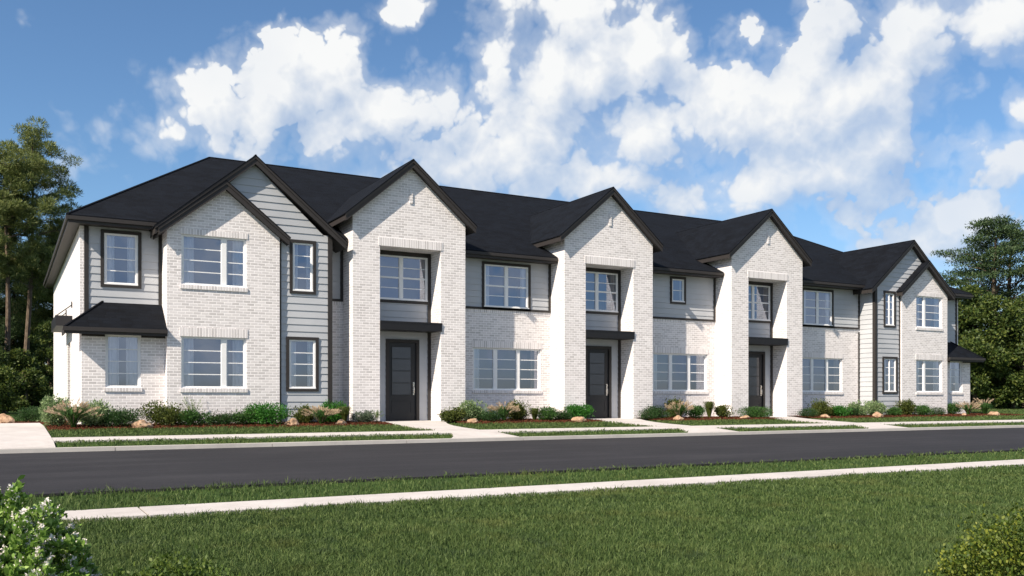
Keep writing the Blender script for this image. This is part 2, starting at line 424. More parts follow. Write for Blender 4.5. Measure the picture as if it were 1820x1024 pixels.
class MB:
    def __init__(s): s.v = []; s.f = []; s.uv = []
    def face(s, pts, rot=False, uvs=None):
        i = len(s.v); s.v += [tuple(p) for p in pts]; s.f.append(tuple(range(i, i + len(pts))))
        if uvs is None:
            n = Vector((0, 0, 0)); k = len(pts)
            for a in range(k):
                p, q = Vector(pts[a]), Vector(pts[(a + 1) % k]); n += p.cross(q)
            ax, ay, az_ = abs(n.x), abs(n.y), abs(n.z)
            if ay >= ax and ay > 0.45 * az_: uvs = [(p[0], p[2]) for p in pts]
            elif ax > ay and ax > 0.45 * az_: uvs = [(p[1], p[2]) for p in pts]
            else: uvs = [(p[0], p[1]) for p in pts]
        s.uv += list(uvs)
    def box(s, x0, x1, y0, y1, z0, z1, skip=''):
        a = dict(
            f=[(x0, y0, z0), (x1, y0, z0), (x1, y0, z1), (x0, y0, z1)], b=[(x1, y1, z0), (x0, y1, z0), (x0, y1, z1), (x1, y1, z1)],
            l=[(x0, y1, z0), (x0, y0, z0), (x0, y0, z1), (x0, y1, z1)], r=[(x1, y0, z0), (x1, y1, z0), (x1, y1, z1), (x1, y0, z1)],
            t=[(x0, y0, z1), (x1, y0, z1), (x1, y1, z1), (x0, y1, z1)], d=[(x0, y1, z0), (x1, y1, z0), (x1, y0, z0), (x0, y0, z0)])
        for k, q in a.items():
            if k not in skip: s.face(q)
    def prism_y(s, poly, y0, y1, caps='fb'):
        """poly: (x, z) counter-clockwise seen from -Y; extruded from y0 to y1"""
        n = len(poly)
        if 'f' in caps: s.face([(x, y0, z) for x, z in poly])
        if 'b' in caps: s.face([(x, y1, z) for x, z in reversed(poly)])
        for i in range(n):
            (xa, za), (xb, zb) = poly[i], poly[(i + 1) % n]
            L = math.hypot(xb - xa, zb - za)
            s.face([(xa, y0, za), (xa, y1, za), (xb, y1, zb), (xb, y0, zb)])
    def tube(s, pts, radii, n=6, cap=True):
        pts = [Vector(p) for p in pts]
        rings = []
        for i, p in enumerate(pts):
            d = (pts[min(i + 1, len(pts) - 1)] - pts[max(i - 1, 0)]).normalized()
            a = d.orthogonal().normalized() if i == 0 else (a - d * a.dot(d)).normalized()
            b = d.cross(a)
            rings.append([p + (a * math.cos(2 * math.pi * k / n) + b * math.sin(2 * math.pi * k / n)) * radii[i] for k in range(n)])
        for i in range(len(pts) - 1):
            for k in range(n):
                s.face([rings[i][k], rings[i][(k + 1) % n], rings[i + 1][(k + 1) % n], rings[i + 1][k]])
        if cap: s.face(rings[-1]); s.face(list(reversed(rings[0])))
    def build(s, name, m, parent=None, **k):
        me = bpy.data.meshes.new(name)
        me.from_pydata(s.v, [], s.f)
        ul = me.uv_layers.new(name='UVMap')
        ul.data.foreach_set('uv', np.array(s.uv, dtype=np.float32).ravel())
        me.materials.append(MATS[m])
        o = bpy.data.objects.new(name, me); COL.objects.link(o)
        if parent: o.parent = parent
        return tagt(o, **k)

def fast(name, V, nper, m, parent=None, smooth=False, **k):
    """V: (N*nper, 3) array; every run of nper vertices is one face"""
    N = len(V) // nper
    me = bpy.data.meshes.new(name)
    me.vertices.add(len(V)); me.vertices.foreach_set('co', V.astype(np.float32).ravel())
    me.loops.add(N * nper); me.loops.foreach_set('vertex_index', np.arange(N * nper, dtype=np.int32))
    me.polygons.add(N); me.polygons.foreach_set('loop_start', (np.arange(N) * nper).astype(np.int32))
    me.update(calc_edges=True)
    me.materials.append(MATS[m])
    o = bpy.data.objects.new(name, me); COL.objects.link(o)
    if parent: o.parent = parent
    return tagt(o, **k)

def norm(a): return a / np.maximum(np.linalg.norm(a, axis=1, keepdims=True), 1e-9)

def kites(C, dirs, nrm, L, Wd):
    """leaf quads: C base points, dirs along, nrm normals, L lengths, Wd widths"""
    side = norm(np.cross(dirs, nrm))
    L = L[:, None]; Wd = Wd[:, None]
    a = C; b = C + dirs * L * 0.45 + side * Wd * 0.5; c = C + dirs * L; d = C + dirs * L * 0.45 - side * Wd * 0.5
    b = b + nrm * Wd * 0.12; d = d + nrm * Wd * 0.12
    return np.stack([a, b, c, d], 1).reshape(-1, 3)

def leafcloud(rs, blobs, n, L, Wd, up=0.25, shell=0.55, jit=0.9, flat=0.0):
    """n leaves spread through ellipsoids (cx,cy,cz,rx,ry,rz), thicker near their skins"""
    B = np.array(blobs, float)
    wgt = (B[:, 3] * B[:, 4] * B[:, 5]) ** (2 / 3); wgt /= wgt.sum()
    idx = rs.choice(len(B), n, p=wgt)
    u = norm(rs.normal(size=(n, 3)))
    r = shell + (1 - shell) * rs.random((n, 1)) ** 0.7
    r = r * (1 + rs.normal(size=(n, 1)) * 0.10)
    C = B[idx, :3] + u * r * B[idx, 3:6]
    d = norm(u * 0.8 + rs.normal(size=(n, 3)) * jit + np.array([0, 0, up]))
    nn = rs.normal(size=(n, 3)) * (1 - flat) + u * 0.6 + np.array([0, 0, 0.5 + 3 * flat])
    s = 0.7 + 0.6 * rs.random(n)
    return kites(C, d, norm(nn), L * s, Wd * s)

# ------------------------------------------------------------------ ground profile (height by distance from the facade)
PY_ = [-900, -60, -25, -15.65, -14.85, -13.75, -13.6, -6.27, -6.1, -5.2, -4.2, -1.4, 0, 6, 900]
PZ_ = [-.55, -.55, -.53, -.50, -.50, -.44, -.42, -.33, -.25, -.16, -.13, -.04, 0, 0, 0]
def gz(y): return float(np.interp(y, PY_, PZ_))
def strip(name, m, x0, x1, y0, y1, dz=0.0, thick=0.0, gaps=(), gw=.006, build=True, mb=None, kind='structure', ye0=None, ye1=None):
    """a sheet that follows the ground profile; x0/x1 may be functions of y"""
    fx0 = x0 if callable(x0) else (lambda y: x0)
    fx1 = x1 if callable(x1) else (lambda y: x1)
    ys = sorted({y0, y1} | {y for y in PY_ if y0 < y < y1} | ({y0 + (y1 - y0) * i / 14 for i in range(15)} if callable(x0) or callable(x1) else set()))
    mb = mb or MB()
    for a, b in zip(ys, ys[1:]):
        cuts = [None] + list(gaps) + [None]
        for i in range(len(cuts) - 1):
            la = fx0(a) if cuts[i] is None else cuts[i] + gw; lb = fx0(b) if cuts[i] is None else cuts[i] + gw
            ra = fx1(a) if cuts[i + 1] is None else cuts[i + 1] - gw; rb = fx1(b) if cuts[i + 1] is None else cuts[i + 1] - gw
            za, zb = gz(a) + dz, gz(b) + dz
            mb.face([(la, a, za), (ra, a, za), (rb, b, zb), (lb, b, zb)])
            if thick:
                t = thick
                if a == y0: mb.face([(la, a, za - t), (ra, a, za - t), (ra, a, za), (la, a, za)])
                if b == y1: mb.face([(rb, b, zb - t), (lb, b, zb - t), (lb, b, zb), (rb, b, zb)])
                mb.face([(la, a, za - t), (la, a, za), (lb, b, zb), (lb, b, zb - t)])
                mb.face([(ra, a, za), (ra, a, za - t), (rb, b, zb - t), (rb, b, zb)])
    if build: return mb.build(name, m, kind=kind)
    return mb

# ------------------------------------------------------------------ setting: ground, road, walks
strip('ground', 'turf_soil', -900, 900, -900, 900, -.035)
strip('road', 'asphalt', -400, 400, -13.62, -6.27, 0, .10)
mb = MB()
for i in range(-60, 100):
    xa = -7.0 + i * 3.05
    mb.box(xa + .006, xa + 3.044, -6.265, -6.08, -.45, -.25)
mb.build('kerb', 'kerb_concrete', kind='structure')
strip('pavement', 'concrete', -400, 400, -15.65, -14.85, .004, .05, gaps=[-7.6 + 9.0 * k for k in range(-3, 20)], gw=.012)
mb = MB()
for k in range(-3, 20): strip('', '', -7.6 + 9.0 * k - .0125, -7.6 + 9.0 * k + .0125, -15.64, -14.86, -.012, build=False, mb=mb)
mb.build('pavement_joint', 'joint_dark', kind='structure')
WALKS = [(.74, 2.0, .85, 2.82), (7.9, 9.15, 8.16, 10.14), (15.15, 16.4, 15.95, 17.46)]
def walk_edges(w):
    a, b, c, d = w
    def ease(y): return min(max((y + 3.6) / 3.2, 0), 1) ** 2
    def fl(y): return max(0, (-4.9 - y) / 1.2) ** 2          # flares out to the kerb
    return (lambda y: a + (c - a) * ease(y) - .45 * fl(y)), (lambda y: b + (d - b) * ease(y) + .15 * fl(y))
mb = MB()
strip('', '', -8.02, 400, -5.2, -4.2, 0, .05, gaps=[-8.02 + 9.0 * k for k in range(1, 22)], build=False, mb=mb)
for w in WALKS:
    l, r = walk_edges(w)
    strip('', '', l, r, -6.085, -5.204, .004, .05, build=False, mb=mb)
    strip('', '', l, r, -4.196, -.02, .004, .05, build=False, mb=mb)
mb.build('pavement', 'concrete', kind='structure')
mb = MB()
strip('', '', -15.5, -8.03, -6.08, 3.3, .006, .05, gaps=(-12.0,), build=False, mb=mb)
mb.build('driveway', 'concrete', kind='structure')

# planting bed: a lumpy mulch sheet along the facade
rs = np.random.RandomState(5)
def bed_front(x): return -1.42 + .10 * math.sin(x * .9) + .05 * math.sin(x * 2.3 + 1)
def bed(name, x0, x1, yb, yf, step=.12):
    nx = int((x1 - x0) / step); ny = 14
    m = MB()
    hh = rs.normal(size=(nx + 1, ny + 1)) * .009
    def pt(i, j):
        x = x0 + (x1 - x0) * i / nx
        f = yf(x) + hh[i, j] * 2; y = f + (yb - f) * j / ny
        edge = min(j / 2, 1)
        return (x, y, gz(y) - .03 + edge * .045 + hh[i, j] * edge)
    for i in range(nx):
        for j in range(ny): m.face([pt(i, j), pt(i + 1, j), pt(i + 1, j + 1), pt(i, j + 1)])
    return m.build(name, 'red_mulch', kind='structure')
bed('planting_bed', -8.0, .80, .95, bed_front)
bed('planting_bed', 2.92, 8.1, .95, bed_front)
bed('planting_bed', 10.25, 15.9, .95, bed_front)
bed('planting_bed', 17.52, 30.6, .95, bed_front)
bed('planting_bed', -15.5, -7.2, 5.4, lambda x: 3.35)
# wood chips on the beds
n = 26000
X = np.concatenate([rs.uniform(-8, 30.6, n), rs.uniform(-15.5, -7.4, 3000)])
Y = np.concatenate([rs.uniform(-1.45, .1, n), rs.uniform(3.4, 4.6, 3000)])
ok = np.ones(len(X), bool)
for a, b in ((.72, 2.95), (8.0, 10.28), (15.85, 17.55)): ok &= ~((X > a) & (X < b) & (Y < 3))
X, Y = X[ok], Y[ok]
Z = np.interp(Y, PY_, PZ_) + .022
d = norm(np.stack([rs.normal(size=len(X)), rs.normal(size=len(X)), rs.normal(size=len(X)) * .35], 1))
nn = norm(np.stack([rs.normal(size=len(X)) * .5, rs.normal(size=len(X)) * .5, np.ones(len(X))], 1))
V = kites(np.stack([X, Y, Z], 1), d, nn, rs.uniform(.03, .07, len(X)), rs.uniform(.012, .028, len(X)))
mat('chip', leafmat([(0.030, 0.011, 0.006), (0.090, 0.030, 0.015), (0.180, 0.075, 0.040)], 0.0, 0.9, 0.1))
fast('mulch_chips', V, 4, 'chip', kind='stuff')

# grass: single blades, thick near the viewer's side of the road
def grass(name, N, rmin, rmax, keep, hgt, seed, span=.78):
    rs = np.random.RandomState(seed)
    r = rmin * (rmax / rmin) ** rs.random(N)
    th = .5083 + rs.uniform(-span, span, N)
    X = -8.86 + r * np.sin(th); Y = -25.47 + r * np.cos(th)
    k = keep(X, Y); X, Y, r = X[k], Y[k], r[k]; n = len(X)
    g = rs.random((256, 256))
    def vn(sc):
        u, v = X / sc + 500.3, Y / sc + 500.7; i, j = np.floor(u).astype(int), np.floor(v).astype(int); a_, b_ = u - i, v - j
        a_ = a_ * a_ * (3 - 2 * a_); b_ = b_ * b_ * (3 - 2 * b_); q = lambda p, s_: g[p % 256, s_ % 256]
        return (q(i, j) * (1 - a_) + q(i + 1, j) * a_) * (1 - b_) + (q(i, j + 1) * (1 - a_) + q(i + 1, j + 1) * a_) * b_
    patch = .42 + .42 * vn(.22) + .45 * vn(.75) + rs.normal(size=n) * .20
    tall = rs.random(n) < .012
    h = hgt * np.clip(patch, .35, 1.6) * np.where(tall, 1.5, 1)
    w = np.clip(.00085 * r, .0042, .04)
    a = rs.uniform(0, 2 * math.pi, n); lean = np.abs(rs.normal(size=n)) * .55 + .1
    u = np.stack([np.cos(a), np.sin(a), np.zeros(n)], 1)
    b = rs.uniform(0, 2 * math.pi, n)
    sd = np.stack([np.cos(b), np.sin(b), np.zeros(n)], 1)
    base = np.stack([X, Y, np.interp(Y, PY_, PZ_) - .035], 1)
    mid = base + u * (h * lean * .35)[:, None] + np.array([0, 0, 1]) * (h * .62)[:, None]
    tip = base + u * (h * lean)[:, None] + np.array([0, 0, 1]) * (h * (1.05 - .25 * np.minimum(lean, 1.5)))[:, None]
    V = np.stack([base, mid + sd * w[:, None] * .5, tip, mid - sd * w[:, None] * .5], 1).reshape(-1, 3)
    return fast(name, V, 4, 'grass_blade', kind='stuff', label=None)
def wig(X): return .035 * np.sin(X * 5.1) + .03 * np.sin(X * 11.7 + 2) + .02 * np.sin(X * 23)
grass('lawn_grass', 1100000, 4.4, 60, lambda X, Y: (Y < -15.66 + wig(X) * .8) & (Y > -27), .062, 1)
grass('verge_grass', 420000, 9, 70, lambda X, Y: (Y > -14.86 + wig(X + 3) * .5) & (Y < -13.55 + wig(X + 7) * 1.2), .075, 2)
def far_keep(X, Y):
    k = ((Y > -6.07) & (Y < -5.2 + wig(X))) | ((Y > -4.2 + wig(X)) & (Y < np.where(X < 30.6, -1.40 + .10 * np.sin(X * .9), 22)))
    k &= X > -7.98 + wig(Y) * .5
    for w in WALKS:
        l, r = walk_edges(w)
        yy = np.linspace(-6.2, 0, 60)
        L = np.interp(Y, yy, [l(v) for v in yy]); Rr = np.interp(Y, yy, [r(v) for v in yy])
        k &= ~((X > L + wig(Y) * .3) & (X < Rr + wig(Y) * .3))
    k &= ~((X < 30) & (Y > .2))
    return k
grass('lawn_grass', 600000, 16, 95, far_keep, .062, 3, .66)

# ------------------------------------------------------------------ the townhouse row
HOUSE = empty('townhouse_row', (0, 0, 0), label='long two storey white brick and grey siding townhouse row with black roof', cat='building')
def FR(y): return lambda u, n, z: (u, y - n, z)          # faces the street
def LF(x): return lambda u, n, z: (x - n, u, z)          # faces left
def RF(x): return lambda u, n, z: (x + n, u, z)          # faces right
def BK(y): return lambda u, n, z: (u, y + n, z)
def cells(u0, u1, z0, z1, holes):
    us = sorted({u0, u1} | {h[i] for h in holes for i in (0, 1) if u0 < h[i] < u1})
    zs = sorted({z0, z1} | {h[i] for h in holes for i in (2, 3) if z0 < h[i] < z1})
    for a, b in zip(us, us[1:]):
        for c, d in zip(zs, zs[1:]):
            mu, mz = (a + b) / 2, (c + d) / 2
            if not any(h[0] < mu < h[1] and h[2] < mz < h[3] for h in holes): yield a, b, c, d
def wall(mb, M, u0, u1, z0, z1, holes=(), reveal=.11):
    for a, b, c, d in cells(u0, u1, z0, z1, holes):
        mb.face([M(a, 0, c), M(b, 0, c), M(b, 0, d), M(a, 0, d)])
    for a, b, c, d in holes:
        for q in ([(a, c), (a, d)], [(b, c), (b, d)], [(a, c), (b, c)], [(a, d), (b, d)]):
            (ua, za), (ub, zb) = q
            mb.face([M(ua, 0, za), M(ua, -reveal, za), M(ub, -reveal, zb), M(ub, 0, zb)])
def boards(t, name, m, parent=HOUSE):
    """every board collected in t becomes an object of its own"""
    for i in range(0, len(t.f), 6):
        q = MB(); q.v = t.v[i * 4:i * 4 + 24]; q.uv = t.uv[i * 4:i * 4 + 24]; q.f = [tuple(range(k * 4, k * 4 + 4)) for k in range(6)]
        q.build(name, m, parent)
LAP = .2
def laps(mb, M, u0, u1, z0, z1, holes=(), xl=None, xr=None):
    for a, b, c, d in cells(u0, u1, z0, z1, holes):
        k = math.floor(c / LAP + 1e-6)
        while k * LAP < d - 1e-6:
            za, zb = max(c, k * LAP), min(d, (k + 1) * LAP)
            def pr(z): return .018 * (1 - (z - k * LAP) / LAP) + .002
            la, lb = (xl(za), xl(zb)) if xl else (a, a)
            ra, rb = (xr(za), xr(zb)) if xr else (b, b)
            la, lb, ra, rb = max(la, a), max(lb, a), min(ra, b), min(rb, b)
            if ra > la:
                mb.face([M(la, pr(za), za), M(ra, pr(za), za), M(max(rb, lb), pr(zb), zb), M(lb, pr(zb), zb)])
                mb.face([M(la, 0, za), M(ra, 0, za), M(ra, pr(za), za), M(la, pr(za), za)])
            k += 1
def mapbox(mb, M, u0, u1, n0, n1, z0, z1):
    p = [M(u, n, z) for n in (n0, n1) for u, z in ((u0, z0), (u1, z0), (u1, z1), (u0, z1))]
    for q in ((0, 1, 2, 3), (4, 5, 6, 7), (0, 1, 5, 4), (1, 2, 6, 5), (2, 3, 7, 6), (3, 0, 4, 7)): mb.face([p[i] for i in q])

def curtain_mesh(M, u0, u1, z0, z1, n, seed):
    r = random.Random(seed); mb = MB(); N = max(10, int((u1 - u0) / .018)); ph = r.random() * 6
    prev = None
    for i in range(N + 1):
        u = u0 + (u1 - u0) * i / N
        off = n + .034 * math.sin(i * .80 + ph) + .008 * math.sin(i * 1.9)
        if prev: mb.face([M(prev[0], prev[1], z0), M(u, off, z0), M(u, off, z1), M(prev[0], prev[1], z1)])
        prev = (u, off)
    return mb
WN = [0]
def window(M, u0, u1, z0, z1, set_=-.045, mull=(), rows=4, meet=False, trim=0, trim_n=.045, curt='lr', tan=(), cw=.27, fw=.05, kind='window'):
    """set_: how far the frame front stands behind (-) or before (+) the wall"""
    WN[0] += 1; s = WN[0] * 7
    f = MB(); n1 = set_; n0 = set_ - .055
    mapbox(f, M, u0, u0 + fw, n0, n1, z0, z1); mapbox(f, M, u1 - fw, u1, n0, n1, z0, z1)
    mapbox(f, M, u0 + fw, u1 - fw, n0, n1, z0, z0 + fw); mapbox(f, M, u0 + fw, u1 - fw, n0, n1, z1 - fw, z1)
    mapbox(f, M, u0 - .02, u1 + .02, n1, n1 + .03, z0 - .012, z0 + .022)
    cols = [u0 + fw]
    for c, w in mull:
        mapbox(f, M, c - w / 2, c + w / 2, n0, n1 - .004, z0 + fw, z1 - fw); cols += [c - w / 2, c + w / 2]
    cols.append(u1 - fw)
    H = z1 - z0 - 2 * fw
    for i in range(0, len(cols), 2):
        a, b = cols[i], cols[i + 1]
        for k in range(1, rows):
            z = z0 + fw + H * k / rows
            t = .026 if (meet and k * 2 == rows) else .0125
            mapbox(f, M, a, b, n0 + .022, n1 - (.012 if t > .02 else .03), z - t, z + t)
        for sgn, e in ((1, a), (-1, b)):
            mapbox(f, M, min(e, e + sgn * .022), max(e, e + sgn * .022), n0 + .022, n1 - .016, z0 + fw, z1 - fw)
    w = f.build(kind, 'white_vinyl', HOUSE)
    p = MB(); g = n0 + .018
    p.face([M(u0 + .01, g, z0 + .01), M(u1 - .01, g, z0 + .01), M(u1 - .01, g, z1 - .01), M(u0 + .01, g, z1 - .01)])
    p.build('pane', 'window_glass', w)
    b = MB(); e = .06; dn = n0 - .9
    A, B_, C_, D_ = u0 - e, u1 + e, z0 - e, z1 + e
    q0 = n0 + .001
    b.face([M(A, dn, C_), M(B_, dn, C_), M(B_, dn, D_), M(A, dn, D_)])
    b.face([M(A, dn, C_), M(A, q0, C_), M(A, q0, D_), M(A, dn, D_)]); b.face([M(B_, dn, C_), M(B_, q0, C_), M(B_, q0, D_), M(B_, dn, D_)])
    b.face([M(A, dn, C_), M(B_, dn, C_), M(B_, q0, C_), M(A, q0, C_)]); b.face([M(A, dn, D_), M(B_, dn, D_), M(B_, q0, D_), M(A, q0, D_)])
    for qa, qb, qc, qd in ((A, u0 + .01, C_, D_), (u1 - .01, B_, C_, D_), (u0, u1, C_, z0 + .01), (u0, u1, z1 - .01, D_)):
        b.face([M(qa, q0, qc), M(qb, q0, qc), M(qb, q0, qd), M(qa, q0, qd)])
    b.build('room_interior', 'interior', w)
    for side in curt:
        a, c = (u0 + .02, u0 + .02 + cw) if side == 'l' else (u1 - .02 - cw, u1 - .02)
        curtain_mesh(M, a, c, z0 + .02, z1 - .01, n0 - .052, s).build('curtain', 'tan_curtain' if side in tan else 'white_curtain', w)
        s += 3
    if trim:
        t = MB(); T = trim
        mapbox(t, M, u0 - T, u0, -.02, trim_n, z0 - T, z1 + T); mapbox(t, M, u1, u1 + T, -.02, trim_n, z0 - T, z1 + T)
        mapbox(t, M, u0, u1, -.02, trim_n, z0 - T, z0 - .013); mapbox(t, M, u0, u1, -.02, trim_n, z1, z1 + T)
        t.build('window_surround', 'dark_trim', w)
    return w

def part(name, m, fn, parent=HOUSE, **k):
    mb = MB(); fn(mb); return mb.build(name, m, parent, **k)
EZ = 5.235                                   # soffit height
BR = 3.6                                     # top of the brick between the towers
def mirror(v): return 22.0 - v
def soldier(M, u0, u1, z0, z1, n=.014, name='lintel'):
    mb = MB(); mapbox(mb, M, u0, u1, -.02, n, z0, z1)
    k = []
    # shift the pattern so that bricks stand upright with their foot at z0
    mb.uv = [(a, b - z0 + .003) for a, b in mb.uv]
    return mb.build(name, 'soldier_brick', HOUSE)

# --- brick bays with gables at both ends
def bay(x0, x1, wide_left):
    M = FR(0)
    wl = x0 + .36; wr = x1 - .92
    if not wide_left: wl, wr = mirror(mirror(x0) - .92 + 0) , x1 - .36
    if not wide_left: wl = x0 + .92
    mc = wl + 1.12 if wide_left else wr - 1.12
    hs = [(wl, wr, .97, 2.35), (wl, wr, 3.74, 5.08)]
    b = MB(); wall(b, M, x0, x1, -.1, 5.2, hs)
    xm = (x0 + x1) / 2; h = (x1 - x0) / 2 * .80
    b.face([(x0, 0, 5.2), (x1, 0, 5.2), (xm, 0, 5.2 + h)])
    b.face([(x0, .9 if x0 < 10 else .11, -.1), (x0, 0, -.1), (x0, 0, 5.2), (x0, .9 if x0 < 10 else .11, 5.2)])
    b.face([(x1, 0, -.1), (x1, .11 if x0 < 10 else .9, -.1), (x1, .11 if x0 < 10 else .9, 5.2), (x1, 0, 5.2)])
    b.build('brick_bay', 'painted_brick', HOUSE)
    for _, _, a, c in hs:
        window(M, wl, wr, a, c, mull=[(mc, .125)], rows=4, cw=.32)
        if a > 3: soldier(M, wl - .04, wr + .04, c + .002, c + .155)
        else: soldier(M, wl - .04, wr + .04, c + .002, c + .24)
        soldier(M, wl - .03, wr + .03, a - .115, a - .014, .03, 'sill')
bay(-5.13, -2.14, True)
bay(24.14, 27.13, False)

# --- lower front wings under the lean-to roofs
def wing(x0, x1, wx0, wx1, left):
    M = FR(.3); b = MB()
    wall(b, M, x0, x1, -.1, 2.42, [(wx0, wx1, .98, 2.35)])
    xs = x0 if left else x1
    b.face([(xs, .9, -.1), (xs, .3, -.1), (xs, .3, 2.42), (xs, .9, 2.42)])
    b.build('brick_wing', 'painted_brick', HOUSE)
    window(M, wx0, wx1, .98, 2.35, cw=.32)
    soldier(M, wx0 - .03, wx1 + .03, .87, .966, .03, 'sill')
    # lean-to roof, hipped at its free end
    e = .42
    if left: A, B_ = x0 - e, x1; C_, D_ = x1, x0 + .62
    else: A, B_ = x0, x1 + e; C_, D_ = x1 - .62, x0
    yf, yb, zb, zt = -.08, .98, 2.49, 3.32
    r = MB()
    if left:
        roofface(r, [(A, yf, zb), (B_, yf, zb), (C_, yb, zt), (D_, yb, zt)]); roofface(r, [(A, yb, zb), (A, yf, zb), (D_, yb, zt)])
        r.face([(A, yb, zb), (D_, yb, zt), (C_, yb, zt), (C_, yb, zb)])
        cap = ((A, yf, zb), (D_, yb, zt))
    else:
        roofface(r, [(A, yf, zb), (B_, yf, zb), (C_, yb, zt), (D_, yb, zt)]); roofface(r, [(B_, yf, zb), (B_, yb, zb), (C_, yb, zt)])
        r.face([(A, yb, zb), (D_, yb, zt), (C_, yb, zt), (B_, yb, zb)])
        cap = ((B_, yf, zb), (C_, yb, zt))
    r.tube([Vector(cap[0]) + Vector((0, 0, .0)), Vector(cap[1]) + Vector((0, 0, .0))], [.035, .035], 6)
    o = r.build('lean_to_roof', 'roof_shingle', HOUSE)
    f = MB()
    f.box(A - .005 if left else A, B_ if left else B_ + .005, yf - .005, yf + .03, zb - .16, zb - .002)
    f.box(A - .03 if left else A, B_ if left else B_ + .03, yf - .06, yf - .007, zb - .09, zb + .012)
    xs0, xs1 = (A - .005, A + .03) if left else (B_ - .03, B_ + .005)
    f.box(xs0, xs1, yf + .032, yb + .01, zb - .16, zb - .002)
    f.box(A + .033 if left else A, B_ if left else B_ - .033, yf + .033, yb, zb - .075, zb - .06)
    f.build('fascia', 'dark_trim', o)
    t = MB()
    if left: mapbox(t, M, x0, wx0 - .01, .0, .018, 2.30, 2.415); mapbox(t, M, wx1 + .01, x1 - .002, 0, .018, 2.30, 2.415)
    else: mapbox(t, M, x0 + .002, wx0 - .01, .0, .018, 2.30, 2.415); mapbox(t, M, wx1 + .01, x1, 0, .018, 2.30, 2.415)
    boards(t, 'frieze_board', 'dark_trim')
def roofface(mb, pts):
    P = [Vector(p) for p in pts]
    n = (P[1] - P[0]).cross(P[2] - P[0]).normalized()
    u = Vector((0, 0, 1)).cross(n).normalized(); v = n.cross(u)
    mb.face(pts, uvs=[(p.dot(u), p.dot(v)) for p in P])
wing(-7.16, -5.13, -6.60, -5.74, True)
wing(27.13, 29.16, 27.72, 28.60, False)

# --- siding gables beside the bays
def side_gable(x0, x1, gl, gr, xa, zt, left):
    """x0..x1 the visible strip; gl..gr the gable foot; xa apex"""
    M = FR(.11)
    if left: wins = [(-1.75, -1.16, 3.76, 5.12), (-1.85, -1.08, .98, 2.36)]
    else: wins = [(23.20, 23.76, 3.76, 5.10), (23.12, 23.88, .98, 2.36)]
    s = MB()
    laps(s, M, x0, x1, -.1, 5.4, wins)
    k = (zt - 5.2) / (gr - xa)
    laps(s, M, gl, gr, 5.4, zt, xl=lambda z: xa - (zt - z) / k, xr=lambda z: xa + (zt - z) / k)
    if left:
        laps(s, RF(x1), .11, .9, -.1, 5.4)
        laps(s, M, -5.13, x0, 5.2, 5.4)
    else:
        laps(s, LF(x0), .11, .9, -.1, 5.4)
        laps(s, M, x1, 27.13, 5.2, 5.4)
    s.build('siding_wall', 'grey_siding', HOUSE)
    for i, (a, b, c, d) in enumerate(wins):
        window(M, a, b, c, d, set_=.015, trim=.085, cw=.15 if i == 0 else .2, mull=[((a + b) / 2, .03)] if (not left) else [], fw=.045)
    t = MB()
    if left:
        mapbox(t, M, x1 - .10, x1 + .03, .0, .04, -.1, 5.4); mapbox(t, RF(x1), .112, .20, 0, .03, -.1, 5.4)
        mapbox(t, M, x0, x0 + .065, .0, .035, -.1, 5.4)
    else:
        mapbox(t, M, x0 - .03, x0 + .10, .0, .04, -.1, 5.4); mapbox(t, LF(x0), .112, .21, 0, .03, -.1, 5.4)
        mapbox(t, M, x1 - .065, x1, .0, .035, -.1, 5.4)
    boards(t, 'corner_board', 'dark_trim')
side_gable(-2.14, -.62, -5.0, -.64, -2.83, 7.22, True)
side_gable(22.60, 24.14, 22.60, 27.0, 24.80, 7.22, False)

# --- upper siding walls at both ends
def end_siding(x0, x1, wins, left):
    M = FR(.9); s = MB()
    a, b = (x0 + .1, x1) if left else (x0, x1 - .1)
    laps(s, M, a, b, 2.9, EZ, wins); s.build('siding_wall', 'grey_siding', HOUSE)
    q = MB()
    if left: wall(q, M, x0, x0 + .1, 2.3, EZ)
    else: wall(q, M, x1 - .1, x1, 2.3, EZ)
    q.build('brick_quoin', 'painted_brick', HOUSE)
    t = MB()
    if left: mapbox(t, M, a, a + .11, 0, .035, 2.5, EZ); mapbox(t, M, b - .09, b - .002, 0, .035, 2.5, EZ)
    else: mapbox(t, M, b - .11, b, 0, .035, 2.5, EZ); mapbox(t, M, a + .002, a + .09, 0, .035, 2.5, EZ)
    boards(t, 'corner_board', 'dark_trim')
    for w in wins: window(M, *w, set_=.015, trim=.085, cw=.24)
end_siding(-7.16, -5.13, [(-6.58, -5.74, 3.74, 5.09)], True)
end_siding(27.13, 29.16, [], False)

